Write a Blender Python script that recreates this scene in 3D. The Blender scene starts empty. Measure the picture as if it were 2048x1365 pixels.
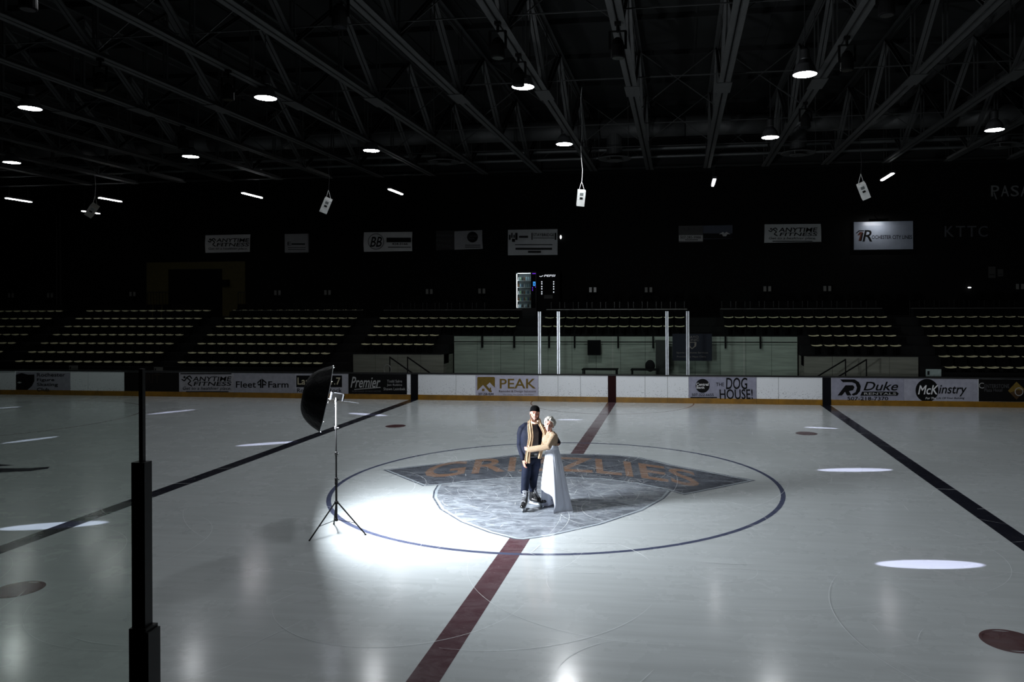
import bpy, math, random
import numpy as np
from mathutils import Vector, Matrix
random.seed(7)
PI = math.pi
sc = bpy.context.scene
col = sc.collection

# ------------------------------------------------------------------ camera
F, YAW, ROL = 1518.44, 0.135277, -0.0044267
CAM = np.array([2.51805, -15.59558, 3.71912])
PX, PY = 1024 + 127.157, 682.5 - 74.178
FW = np.array([-math.sin(YAW), math.cos(YAW), 0.0])
R0 = np.array([math.cos(YAW), math.sin(YAW), 0.0])
U0 = np.array([0.0, 0.0, 1.0])
RV = R0 * math.cos(ROL) + U0 * math.sin(ROL)
UV = -R0 * math.sin(ROL) + U0 * math.cos(ROL)
cam_data = bpy.data.cameras.new('camera')
cam_data.sensor_width = 36.0
cam_data.lens = F * 36.0 / 2048.0
cam_data.shift_x = -127.157 / 2048.0
cam_data.shift_y = -74.178 / 2048.0
cam_data.clip_start, cam_data.clip_end = 0.05, 300
cam = bpy.data.objects.new('camera', cam_data)
col.objects.link(cam)
M = Matrix.Identity(4)
for i in range(3):
    M[i][0], M[i][1], M[i][2], M[i][3] = RV[i], UV[i], -FW[i], CAM[i]
cam.matrix_world = M
sc.camera = cam

# ------------------------------------------------------------------ world, exposure
w = bpy.data.worlds.new('world'); sc.world = w; w.use_nodes = True
w.node_tree.nodes['Background'].inputs[0].default_value = (0, 0, 0, 1)
w.node_tree.nodes['Background'].inputs[1].default_value = 0.0
sc.view_settings.view_transform = 'Standard'
sc.view_settings.look = 'None'
sc.view_settings.gamma = 1.0
sc.view_settings.use_curve_mapping = False
sc.view_settings.exposure = 0.0
sc.cycles.max_bounces = 5
sc.cycles.diffuse_bounces = 2
sc.cycles.glossy_bounces = 3
sc.cycles.transmission_bounces = 2
sc.cycles.transparent_max_bounces = 10
sc.cycles.caustics_reflective = False
sc.cycles.caustics_refractive = False

# the strength of the hall's own lamps
LAMP_X = [-21.5, -14.45, -7.8, -1.18, 5.4, 12.05]
LAMP_ROWS = [9.0, 2.35, -4.25, -10.9]
LAMP_Z = 8.95
LAMP_LEVEL = 75.0
LAMP_DIM = {-21.5: .32, -14.45: .34, -7.8: .70, -1.18: 2.0, 5.4: 1.05, 12.05: 0.6}
POOL_POWER = 5200.0
FLASH_POWER = 700.0


def ray(x, y): return FW + RV * (x - PX) / F + UV * (PY - y) / F
def onZ(x, y, z=0.0): d = ray(x, y); return CAM + d * (z - CAM[2]) / d[2]
def onY(x, y, Y): d = ray(x, y); return CAM + d * (Y - CAM[1]) / d[1]
def atD(x, y, D): return CAM + ray(x, y) * D      # a point at a measured distance


# ------------------------------------------------------------------ materials
def lin(c):
    return tuple(((v / 255.0) / 12.92 if v / 255.0 <= 0.04045 else ((v / 255.0 + 0.055) / 1.055) ** 2.4) for v in c)

MATS = {}
def mat(name, rgb, rough=0.6, metal=0.0, var=0.15, scale=8.0, bump=0.0, bscale=40.0, spec=0.5, emit=0.0, ecol=None, coat=0.0, stretch=None, coatr=0.1):
    if name in MATS: return MATS[name]
    m = bpy.data.materials.new(name); m.use_nodes = True
    nt = m.node_tree; b = nt.nodes['Principled BSDF']
    c = lin(rgb)
    tc = nt.nodes.new('ShaderNodeTexCoord'); mp = nt.nodes.new('ShaderNodeMapping')
    nt.links.new(tc.outputs['Object'], mp.inputs[0])
    if stretch: mp.inputs['Scale'].default_value = stretch
    nz = nt.nodes.new('ShaderNodeTexNoise'); nz.inputs['Scale'].default_value = scale; nz.inputs['Detail'].default_value = 3
    nt.links.new(mp.outputs[0], nz.inputs['Vector'])
    rp = nt.nodes.new('ShaderNodeValToRGB')
    rp.color_ramp.elements[0].color = tuple(v * (1 - var) for v in c) + (1,)
    rp.color_ramp.elements[1].color = tuple(min(1, v * (1 + var)) for v in c) + (1,)
    rp.color_ramp.elements[0].position = 0.3; rp.color_ramp.elements[1].position = 0.7
    nt.links.new(nz.outputs[0], rp.inputs[0]); nt.links.new(rp.outputs[0], b.inputs['Base Color'])
    b.inputs['Roughness'].default_value = rough; b.inputs['Metallic'].default_value = metal
    b.inputs['Specular IOR Level'].default_value = spec
    b.inputs['Coat Weight'].default_value = coat; b.inputs['Coat Roughness'].default_value = coatr
    if emit:
        b.inputs['Emission Color'].default_value = tuple(lin(ecol or rgb)) + (1,)
        b.inputs['Emission Strength'].default_value = emit
    if bump:
        n2 = nt.nodes.new('ShaderNodeTexNoise'); n2.inputs['Scale'].default_value = bscale; n2.inputs['Detail'].default_value = 2
        nt.links.new(mp.outputs[0], n2.inputs['Vector'])
        bp = nt.nodes.new('ShaderNodeBump'); bp.inputs['Strength'].default_value = bump; bp.inputs['Distance'].default_value = 0.02
        nt.links.new(n2.outputs[0], bp.inputs['Height']); nt.links.new(bp.outputs[0], b.inputs['Normal'])
    MATS[name] = m
    return m


def ice_mat(name, rgb, frost=0.0, frost_rgb=(200, 205, 210)):
    """paint under a polished, wiped and skated sheet of ice"""
    if name in MATS: return MATS[name]
    m = bpy.data.materials.new(name); m.use_nodes = True; nt = m.node_tree; b = nt.nodes['Principled BSDF']
    N = nt.nodes.new; L = nt.links.new
    geo = N('ShaderNodeNewGeometry')
    mp = N('ShaderNodeMapping'); mp.inputs['Scale'].default_value = (0.25, 3.0, 1); L(geo.outputs['Position'], mp.inputs[0])
    n1 = N('ShaderNodeTexNoise'); n1.inputs['Scale'].default_value = 2.2; n1.inputs['Detail'].default_value = 7; L(mp.outputs[0], n1.inputs['Vector'])
    mp2 = N('ShaderNodeMapping'); mp2.inputs['Scale'].default_value = (0.35, 0.35, 1); L(geo.outputs['Position'], mp2.inputs[0])
    n2 = N('ShaderNodeTexNoise'); n2.inputs['Scale'].default_value = 1.6; n2.inputs['Detail'].default_value = 5; n2.inputs['Roughness'].default_value = .7; L(mp2.outputs[0], n2.inputs['Vector'])
    c = lin(rgb)
    r1 = N('ShaderNodeValToRGB'); e = r1.color_ramp.elements
    e[0].position = .35; e[1].position = .68
    e[0].color = tuple(v * .94 for v in c) + (1,); e[1].color = tuple(min(1, v * 1.05) for v in c) + (1,)
    L(n1.outputs[0], r1.inputs[0])
    mx = N('ShaderNodeMixRGB'); mx.blend_type = 'MIX'
    L(r1.outputs[0], mx.inputs[1]); mx.inputs[2].default_value = tuple(lin(frost_rgb)) + (1,)
    if frost:
        # frost: worn snowy patches and thin wiped streaks
        wv = N('ShaderNodeTexNoise'); wv.inputs['Scale'].default_value = 3.0; wv.inputs['Detail'].default_value = 9; wv.inputs['Roughness'].default_value = .75; wv.inputs['Distortion'].default_value = 1.2
        mp3 = N('ShaderNodeMapping'); mp3.inputs['Scale'].default_value = (.7, 1.6, 1); L(geo.outputs['Position'], mp3.inputs[0]); L(mp3.outputs[0], wv.inputs['Vector'])
        rr = N('ShaderNodeMapRange'); rr.inputs['From Min'].default_value = .42; rr.inputs['From Max'].default_value = .72
        rr.inputs['To Min'].default_value = frost * .25; rr.inputs['To Max'].default_value = min(1, frost * 1.6); L(wv.outputs[0], rr.inputs[0])
        L(rr.outputs[0], mx.inputs[0])
    else:
        mx.inputs[0].default_value = 0.0
    L(mx.outputs[0], b.inputs['Base Color'])
    ro = N('ShaderNodeMapRange'); ro.inputs['From Min'].default_value = .3; ro.inputs['From Max'].default_value = .75
    ro.inputs['To Min'].default_value = .2; ro.inputs['To Max'].default_value = .35; L(n2.outputs[0], ro.inputs[0])
    L(ro.outputs[0], b.inputs['Roughness'])
    b.inputs['IOR'].default_value = 1.31; b.inputs['Specular IOR Level'].default_value = .12
    b.inputs['Coat Weight'].default_value = .65; b.inputs['Coat Roughness'].default_value = .15; b.inputs['Coat IOR'].default_value = 1.31
    bp = N('ShaderNodeBump'); bp.inputs['Strength'].default_value = .05; bp.inputs['Distance'].default_value = .012
    L(n1.outputs[0], bp.inputs['Height']); L(bp.outputs[0], b.inputs['Normal']); 
    MATS[name] = m
    return m


def board_mat():
    """white plastic dasher board peppered with black puck marks, denser near the ice"""
    m = bpy.data.materials.new('board_white'); m.use_nodes = True; nt = m.node_tree; b = nt.nodes['Principled BSDF']
    N = nt.nodes.new; L = nt.links.new
    geo = N('ShaderNodeNewGeometry')
    mp = N('ShaderNodeMapping'); mp.inputs['Scale'].default_value = (26, 26, 46); L(geo.outputs['Position'], mp.inputs[0])
    n = N('ShaderNodeTexNoise'); n.inputs['Scale'].default_value = 1.0; n.inputs['Detail'].default_value = 2; L(mp.outputs[0], n.inputs['Vector'])
    sp = N('ShaderNodeSeparateXYZ'); L(geo.outputs['Position'], sp.inputs[0])
    th = N('ShaderNodeMapRange'); th.inputs['From Min'].default_value = .2; th.inputs['From Max'].default_value = 1.0
    th.inputs['To Min'].default_value = .63; th.inputs['To Max'].default_value = .75; L(sp.outputs['Z'], th.inputs[0])
    gt = N('ShaderNodeMath'); gt.operation = 'GREATER_THAN'; L(n.outputs[0], gt.inputs[0]); L(th.outputs[0], gt.inputs[1])
    mx = N('ShaderNodeMixRGB'); L(gt.outputs[0], mx.inputs[0])
    mx.inputs[1].default_value = lin((224, 226, 230)) + (1,); mx.inputs[2].default_value = lin((110, 110, 114)) + (1,)
    L(mx.outputs[0], b.inputs['Base Color']); b.inputs['Roughness'].default_value = .38
    MATS['board_white'] = m
    return m


def knit_mat():
    m = bpy.data.materials.new('cream_crochet'); m.use_nodes = True; nt = m.node_tree; b = nt.nodes['Principled BSDF']
    N = nt.nodes.new; L = nt.links.new
    tc = N('ShaderNodeTexCoord'); sp = N('ShaderNodeSeparateXYZ'); L(tc.outputs['Object'], sp.inputs[0])
    def m2(op, a, bb):
        q = N('ShaderNodeMath'); q.operation = op
        for i, v in enumerate((a, bb)):
            if v is None: continue
            if hasattr(v, 'is_linked') or hasattr(v, 'links'): L(v, q.inputs[i])
            else: q.inputs[i].default_value = v
        return q.outputs[0]
    z = m2('MULTIPLY', sp.outputs['Z'], 1.15)
    k = 118.0
    a = m2('ABSOLUTE', m2('SINE', m2('MULTIPLY', m2('ADD', sp.outputs['X'], z), k), None), None)
    c = m2('ABSOLUTE', m2('SINE', m2('MULTIPLY', m2('SUBTRACT', sp.outputs['X'], z), k), None), None)
    p = m2('MULTIPLY', a, c)
    rp = N('ShaderNodeValToRGB'); e = rp.color_ramp.elements
    e[0].position = .45; e[0].color = lin((186, 160, 134)) + (1,)
    e[1].position = .80; e[1].color = lin((96, 76, 58)) + (1,)
    L(p, rp.inputs[0]); L(rp.outputs[0], b.inputs['Base Color'])
    b.inputs['Roughness'].default_value = .9
    inv = m2('SUBTRACT', 1.0, p)
    bp = N('ShaderNodeBump'); bp.inputs['Strength'].default_value = .8; bp.inputs['Distance'].default_value = .01
    L(inv, bp.inputs['Height']); L(bp.outputs[0], b.inputs['Normal'])
    MATS['cream_crochet'] = m
    return m


def glass_mat(name, tint, refl=0.06, dark=1.0):
    if name in MATS: return MATS[name]
    m = bpy.data.materials.new(name); m.use_nodes = True; nt = m.node_tree; nt.nodes.clear()
    N = nt.nodes.new; L = nt.links.new
    o = N('ShaderNodeOutputMaterial'); t = N('ShaderNodeBsdfTransparent'); g = N('ShaderNodeBsdfGlossy'); x = N('ShaderNodeMixShader')
    t.inputs[0].default_value = tuple(v * dark for v in tint) + (1,)
    g.inputs['Roughness'].default_value = .02
    fr = N('ShaderNodeLayerWeight'); fr.inputs[0].default_value = .5
    pw = N('ShaderNodeMath'); pw.operation = 'POWER'; pw.inputs[1].default_value = 5; L(fr.outputs['Facing'], pw.inputs[0])
    mu = N('ShaderNodeMath'); mu.operation = 'MULTIPLY_ADD'; mu.inputs[1].default_value = .30 if refl > 0 else .02; mu.inputs[2].default_value = refl
    L(pw.outputs[0], mu.inputs[0]); L(mu.outputs[0], x.inputs[0]); L(t.outputs[0], x.inputs[1]); L(g.outputs[0], x.inputs[2]); L(x.outputs[0], o.inputs[0])
    MATS[name] = m
    return m

BLACK = mat('black_paint', (12, 12, 13), .75, spec=.12)
DARKWALL = mat('dark_wall', (13, 13, 13), .85, bump=.2, bscale=6, spec=.15)
STEEL = mat('truss_paint', (37, 38, 38), .55, var=.2, scale=3)
DECK = mat('roof_deck', (22, 23, 23), .8, var=.2, scale=.6, spec=.1)
CHARCOAL = mat('charcoal_metal', (18, 18, 19), .45, var=.2)
ALU = mat('aluminium', (205, 210, 216), .35, .85)
CONCRETE = mat('dark_concrete', (24, 24, 24), .9, bump=.3, spec=.1)

# ------------------------------------------------------------------ mesh builder
class MB:
    def __init__(s): s.v = []; s.f = []; s.m = []
    def add(s, verts, faces, mi=0):
        o = len(s.v); s.v += [tuple(map(float, p)) for p in verts]
        s.f += [tuple(i + o for i in q) for q in faces]; s.m += [mi] * len(faces)
        return s
    def box(s, lo, hi, mi=0):
        x0, y0, z0 = lo; x1, y1, z1 = hi
        return s.add([(x0,y0,z0),(x1,y0,z0),(x1,y1,z0),(x0,y1,z0),(x0,y0,z1),(x1,y0,z1),(x1,y1,z1),(x0,y1,z1)],
                     [(0,3,2,1),(4,5,6,7),(0,1,5,4),(1,2,6,5),(2,3,7,6),(3,0,4,7)], mi)
    def obox(s, c, ax, half, mi=0):
        c = np.array(c, float); A = [np.array(a, float) for a in ax]; v = []
        for dz in (-1, 1):
            for dx, dy in ((-1,-1),(1,-1),(1,1),(-1,1)):
                v.append(c + A[0]*half[0]*dx + A[1]*half[1]*dy + A[2]*half[2]*dz)
        return s.add(v, [(0,3,2,1),(4,5,6,7),(0,1,5,4),(1,2,6,5),(2,3,7,6),(3,0,4,7)], mi)
    def bar(s, a, b, wx, wy=None, up=(0,0,1), mi=0):
        a = np.array(a, float); b = np.array(b, float); d = b - a; n = np.linalg.norm(d); d /= n
        u = np.array(up, float)
        if abs(d @ u) > .98: u = np.array((1.0, 0, 0))
        x = np.cross(d, u); x /= np.linalg.norm(x); y = np.cross(x, d)
        return s.obox((a + b) / 2, (x, y, d), (wx/2, (wy or wx)/2, n/2), mi)
    def tube(s, pts, rad, seg=10, side=None, cap=True, mi=0):
        """round or elliptical tube through pts; rad is one value, or one per point, or (a, b) pairs"""
        P = [np.array(p, float) for p in pts]; n = len(P)
        if not hasattr(rad, '__len__'): rad = [rad] * n
        rad = [(r, r) if not hasattr(r, '__len__') else r for r in rad]
        T = []
        for i in range(n):
            d = P[min(i+1, n-1)] - P[max(i-1, 0)]; T.append(d / (np.linalg.norm(d) + 1e-12))
        ref = np.array(side, float) if side is not None else (np.array((1.0,0,0)) if abs(T[0][0]) < .9 else np.array((0,1.0,0)))
        rings = []
        def ring(p, t, ra, rb):
            x = ref - t * (ref @ t); x /= np.linalg.norm(x) + 1e-12; y = np.cross(t, x)
            return [p + x*ra*math.cos(k*2*PI/seg) + y*rb*math.sin(k*2*PI/seg) for k in range(seg)]
        if cap:
            for a in (1.25, .7):
                q = min(rad[0]); rings.append(ring(P[0] - T[0]*q*math.sin(a), T[0], rad[0][0]*math.cos(a), rad[0][1]*math.cos(a)))
        for i in range(n): rings.append(ring(P[i], T[i], *rad[i]))
        if cap:
            for a in (.7, 1.25):
                q = min(rad[-1]); rings.append(ring(P[-1] + T[-1]*q*math.sin(a), T[-1], rad[-1][0]*math.cos(a), rad[-1][1]*math.cos(a)))
        V = [p for r in rings for p in r]; Fc = []
        for i in range(len(rings)-1):
            for k in range(seg):
                a, b = i*seg+k, i*seg+(k+1) % seg; Fc.append((a, b, b+seg, a+seg))
        Fc.append(tuple(reversed(range(seg)))); o = (len(rings)-1)*seg; Fc.append(tuple(range(o, o+seg)))
        return s.add(V, Fc, mi)
    def ball(s, c, r, ax=None, seg=14, rings=9, mi=0):
        c = np.array(c, float); r = r if hasattr(r, '__len__') else (r, r, r)
        A = [np.array(a, float) for a in (ax or ((1,0,0),(0,1,0),(0,0,1)))]
        V = [c - A[2]*r[2]]
        for i in range(1, rings):
            t = -PI/2 + PI*i/rings
            for k in range(seg):
                p = 2*PI*k/seg
                V.append(c + A[0]*r[0]*math.cos(t)*math.cos(p) + A[1]*r[1]*math.cos(t)*math.sin(p) + A[2]*r[2]*math.sin(t))
        V.append(c + A[2]*r[2]); Fc = []
        for k in range(seg): Fc.append((0, 1+(k+1) % seg, 1+k))
        for i in range(rings-2):
            for k in range(seg):
                a, b = 1+i*seg+k, 1+i*seg+(k+1) % seg; Fc.append((a, b, b+seg, a+seg))
        o = 1+(rings-2)*seg; t = len(V)-1
        for k in range(seg): Fc.append((o+k, o+(k+1) % seg, t))
        return s.add(V, Fc, mi)
    def lathe(s, prof, c=(0,0,0), seg=20, ax=None, mi=0, closed=False):
        c = np.array(c, float); A = [np.array(a, float) for a in (ax or ((1,0,0),(0,1,0),(0,0,1)))]
        V = []; n = len(prof)
        for r, z in prof:
            for k in range(seg):
                p = 2*PI*k/seg; V.append(c + A[0]*r*math.cos(p) + A[1]*r*math.sin(p) + A[2]*z)
        Fc = []
        for i in range(n if closed else n-1):
            for k in range(seg):
                a, b = i*seg+k, i*seg+(k+1) % seg; c2 = ((i+1) % n)*seg
                Fc.append((a, b, c2+(k+1) % seg, c2+k))
        if not closed:
            Fc.append(tuple(reversed(range(seg)))); Fc.append(tuple(range((n-1)*seg, n*seg)))
        return s.add(V, Fc, mi)
    def grid(s, pts, mi=0, wrap=False):
        nu, nv = len(pts), len(pts[0]); V = [p for r in pts for p in r]; Fc = []
        for i in range(nu-1):
            for j in range(nv if wrap else nv-1):
                a, b = i*nv+j, i*nv+(j+1) % nv; Fc.append((a, b, b+nv, a+nv))
        return s.add(V, Fc, mi)
    def mesh(s, name, off=(0,0,0), smooth=False):
        me = bpy.data.meshes.new(name)
        v = np.array(s.v) - np.array(off) if len(s.v) else np.zeros((0, 3))
        me.from_pydata(v.tolist(), [], s.f)
        if any(s.m): me.polygons.foreach_set('material_index', s.m)
        if smooth: me.polygons.foreach_set('use_smooth', [True]*len(s.f))
        me.update()
        return me
    def build(s, name, mats, parent=None, origin=None, smooth=False):
        off = wloc(parent) if parent is not None else np.array(origin if origin is not None else (0, 0, 0), float)
        me = s.mesh(name, off, smooth)
        return link(name, me, mats, parent, None if parent is not None else off)


def wloc(o):
    L = np.zeros(3)
    while o is not None: L += np.array(o.location); o = o.parent
    return L
def link(name, me, mats, parent=None, loc=None):
    if mats is not None:
        for m in (mats if isinstance(mats, (list, tuple)) else [mats]):
            if len(me.materials) < (len(mats) if isinstance(mats, (list, tuple)) else 1): me.materials.append(m)
    o = bpy.data.objects.new(name, me); col.objects.link(o)
    if parent is not None: o.parent = parent
    if loc is not None: o.location = loc
    return o
def tag(o, label=None, cat=None, group=None, kind=None):
    if label: o['label'] = label
    if cat: o['category'] = cat
    if group: o['group'] = group
    if kind: o['kind'] = kind
    return o
def thing(name, label, cat, loc=(0,0,0), group=None, kind=None):
    o = bpy.data.objects.new(name, None); o.empty_display_size = .2; col.objects.link(o); o.location = loc
    return tag(o, label, cat, group, kind)
def copy_tree(o, parent=None, loc=None):
    c = o.copy(); col.objects.link(c)
    if parent is not None: c.parent = parent
    if loc is not None: c.location = loc
    for ch in list(o.children): copy_tree(ch, c)
    return c
def struct(o): o['kind'] = 'structure'; return o

def voxel(mb, size, smooth=4, factor=.5, solid=None):
    """weld overlapping closed shapes into one continuous surface; returns a mesh"""
    me = mb.mesh('tmp'); o = bpy.data.objects.new('tmp', me); col.objects.link(o)
    r = o.modifiers.new('r', 'REMESH'); r.mode = 'VOXEL'; r.voxel_size = size
    if smooth:
        q = o.modifiers.new('s', 'SMOOTH'); q.iterations = smooth; q.factor = factor
    dg = bpy.context.evaluated_depsgraph_get()
    out = bpy.data.meshes.new_from_object(o.evaluated_get(dg))
    bpy.data.objects.remove(o); bpy.data.meshes.remove(me)
    out.polygons.foreach_set('use_smooth', [True]*len(out.polygons))
    return out
def put(me, name, mats, parent):
    off = wloc(parent); n = len(me.vertices); a = np.empty(n*3); me.vertices.foreach_get('co', a)
    a = (a.reshape(-1, 3) - off).ravel(); me.vertices.foreach_set('co', a); me.update(); me.name = name
    return link(name, me, mats, parent)

# ------------------------------------------------------------------ lettering (flat print, made from the built-in font)
_T = {}
def pre_text(keys):
    obs = []
    for body, shear, bold in keys:
        cu = bpy.data.curves.new('t', 'FONT'); cu.body = body; cu.shear = shear; cu.offset = min(bold, .012); cu.resolution_u = 3; cu.fill_mode = 'FRONT'
        o = bpy.data.objects.new('t', cu); col.objects.link(o); obs.append(((body, shear, bold), o, cu))
    dg = bpy.context.evaluated_depsgraph_get(); dg.update()
    for k, o, cu in obs:
        me = bpy.data.meshes.new_from_object(o.evaluated_get(dg))
        v = np.array([p.co[:2] for p in me.vertices]); f = [tuple(p.vertices) for p in me.polygons]
        lo, hi = v.min(0), v.max(0); _T[k] = ((v - lo) / (hi - lo), f)
        bpy.data.objects.remove(o); bpy.data.curves.remove(cu); bpy.data.meshes.remove(me)

# signs: each is (rectangle in the photograph's pixels, backing colour, items); measured on the plane the sign hangs in
K, WH = 'k', 'w'
ADS = [
 ('figure skating', (16.4, 744.8, 140.5, 788), (142, 140, 150), 'grey board advert with black shield and four lines of black words', [
   ('poly', 'k', [(18.9,749.5),(30.8,750.5),(43,746.4),(56.4,750),(68.7,749.5),(68.7,763),(63.6,773),(55.4,780),(44,784.4),(32.8,780),(24.6,773),(19.5,764)]),
   ('poly', 'g', [(34,766),(38,763.5),(44,765.5),(39,767.5)]),
   ('t', 'k', 'Rochester', 73.8, 746.4, 130.2, 753.8, 0, .03), ('t', 'k', 'Figure', 73.8, 757.2, 108.7, 764.6, 0, .03),
   ('t', 'k', 'Skating', 73.8, 766.3, 115.9, 774.4, 0, .03), ('t', 'k', 'Club.', 73.8, 776, 100.5, 783.2, 0, .03)]),
 ('dark', (248.8, 745, 358.3, 787), (17, 15, 15), 'black board advert with faint brown letters beside the leftmost white boards', [
   ('t', 'dbrown', 'TRIT', 279, 748, 320, 767, 0, .02)]),
 ('anytime', (358.3, 746, 468, 787.6), (142, 141, 146), 'grey board advert with black running figure and two-line name', [
   ('run', 'k', 362, 751, 385, 774), ('bar', 'k', 361, 747, 463, 749), ('t', 'k', 'ANYTIME', 385, 753.7, 463, 763, .15, .04), ('t', 'k', 'FITNESS', 387, 764, 463, 772.2, .15, .04),
   ('t', 'k', 'Get to a healthier place.', 365.6, 774, 462, 782, .2, .0), ('bar', 'k', 372, 783.2, 457, 784.8)]),
 ('fleet', (468, 746.4, 591, 788.4), (138, 138, 146), 'grey board advert with black double F between two words', [
   ('t', 'k', 'Fleet', 471.8, 763.2, 512, 776, 0, .05), ('t', 'k', 'Farm', 536.5, 763.2, 577, 776, 0, .05), 
   ('poly', 'k', [(524,758),(533,765),(533,768.5),(526.5,763),(526.5,776.4),(523.8,776.4),(523.8,758)]),('poly','k',[(522.8,758),(522.8,776.4),(520,776.4),(520,763),(514.6,768.5),(514.6,765)]),
   ('poly','k',[(526.5,768.5),(532,768.5),(532,771),(526.5,771)]),('poly','k',[(515.5,768.5),(520,768.5),(520,771),(515.5,771)])]),
 ('radio', (591, 746.8, 696.8, 789.6), (150, 150, 158), 'grey board advert with black box and cream serif words behind the umbrella', [
   ('poly', 'k', [(592.7,751.5),(684,751.5),(684,775),(592.7,775)]), ('t', 'cream', 'Laser 101.7', 595, 755.4, 681, 770, 0, .02), ('t', 'k', "Rochester's Rock", 594, 777, 683.7, 785.4, 0, .04)]),
 ('premier', (696.8, 748, 814, 790.6), (12, 12, 13), 'black board advert with slanted grey script and three small names', [
   ('t', 'g', 'Premier', 701, 754, 761, 776, .35, .01), ('poly', 'g', [(708,779),(760,774.5),(762,776),(709,780.2)]), ('t', 'dg', 'MORTGAGE OF ROCHESTER', 704, 781.5, 762, 785, 0, 0),
   ('t', 'g', 'Todd Salre', 774, 760.2, 804, 765.6, 0, 0), ('t', 'g', 'Jon Robins', 774, 768, 804, 773.6, 0, 0), ('t', 'g', 'Shawn Leimbek', 767, 775.6, 810.7, 781.2, 0, 0)]),
 ('peak', (951, 751.4, 1076.4, 793.4), (172, 170, 186), 'lilac-white board advert with gold house logo and large gold word', [
   ('poly', 'gold', [(954.5,756),(956,754.4),(988,754.4),(989.8,756),(989.8,776),(979.5,765.5),(973,771.5),(978,777),(983.5,782.5),(983.5,785),(978.5,784.5),(966,770.5),(954.5,782)]),
   ('poly','gold',[(964,778),(969,778),(969,782.6),(964,782.6)]),('poly','gold',[(979.5,775.5),(982,775.5),(982,783),(979.5,783)]),
   ('t', 'gold', 'PEAK', 999.5, 758, 1071.8, 777.6, 0, .06), ('t', 'brown', 'Remodel & Design Solutions', 998, 780.8, 1071.8, 786.6, 0, 0), ('t', 'g2', 'We Listen. We Create. You Enjoy!', 1006, 788, 1067, 792, 0, 0),
   ('t', 'k', '507-258-4244', 957, 786.2, 987.2, 790.8, 0, .03)]),
 ('bank', (1377.5, 754.6, 1513, 799.6), (136, 136, 152), 'violet-grey board advert with black round badge and ragged black words', [
   ('disc', 'k', 1405.2, 772.3, 14), ('t', 'w', 'Central', 1392.5, 766.3, 1417, 772, 0, .02), ('t', 'w', 'Bank', 1393, 772.8, 1409.5, 778, 0, .02),
   ('t', 'k', '507-322-6655', 1383.7, 787.4, 1427.3, 792.8, 0, .02), ('bar', 'k', 1381, 794.6, 1434, 796.8),
   ('t', 'k', 'THE', 1432, 766, 1448, 773, 0, .0), ('t', 'k', 'DOG', 1452, 755.8, 1494.5, 779.2, .05, .05), ('t', 'k', 'HOUSE!', 1439, 779, 1505.7, 799, -.05, .05)]),
 ('duke', (1663, 756.4, 1808, 803.4), (136, 136, 150), 'grey board advert with bold black letter emblem over a phone number', [
   ('poly', 'k', [(1680,759.4),(1709,759.4),(1718,765),(1721.6,773),(1720,783),(1714,790),(1706,792),(1703,789),(1711,785),(1714,776),(1711,768),(1704,765),(1686,765)]),
   ('poly', 'k', [(1691,771),(1706,771),(1709,775),(1706,781),(1698,783),(1703,791.6),(1694,791.6),(1690,784),(1684,791.6),(1675,791.6)]),
   ('t', 'k', 'Duke', 1726.7, 764, 1796.4, 781.8, .3, .06), ('poly', 'k', [(1724,783.8),(1793,783.8),(1797.4,787.6),(1795,792),(1720.7,792)]), ('t', 'g', 'RENTALS', 1728, 785.6, 1792.4, 790.4, 0, .04),
   ('t', 'k', '507-218-7370', 1694.8, 794, 1776.5, 801.2, 0, .03)]),
 ('mck', (1808, 757, 1955.7, 804.6), (150, 150, 162), 'pale grey board advert with large black disc behind slanted letters', [
   ('disc', 'k', 1854, 781.4, 23), ('t', 'w', 'McK', 1836, 771, 1877, 789.6, .25, .05), ('t', 'k', 'instry', 1877.5, 770.6, 1934, 793.6, .25, .05),
   ('t', 'w', 'For The', 1851, 794.9, 1872, 799, .2, .02), ('t', 'k', 'Life Of Your Building', 1873, 794.9, 1929, 799.6, .2, .02)]),
 ('hotel', (1957, 758, 2085, 806.5), (13, 12, 12), 'black board advert with brown diamond emblem at the right edge', [
   ('t', 'g', 'C', 1957.7, 766, 1968, 777.4, 0, 0), ('t', 'dg', 'ENTERSTONE', 1969, 769, 2018.5, 776.6, 0, 0), ('t', 'dg', 'Plaza Hotel', 1968.7, 777.6, 2004.5, 784, 0, 0),
   ('poly', 'gold', [(2033,764),(2051,781),(2033,800),(2016,782)]), ('poly', 'brown', [(2033,781),(2051,781),(2033,800),(2020,786)]), ('ring', 'g', 2038, 784, 8.5, 7)]),
]
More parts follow.
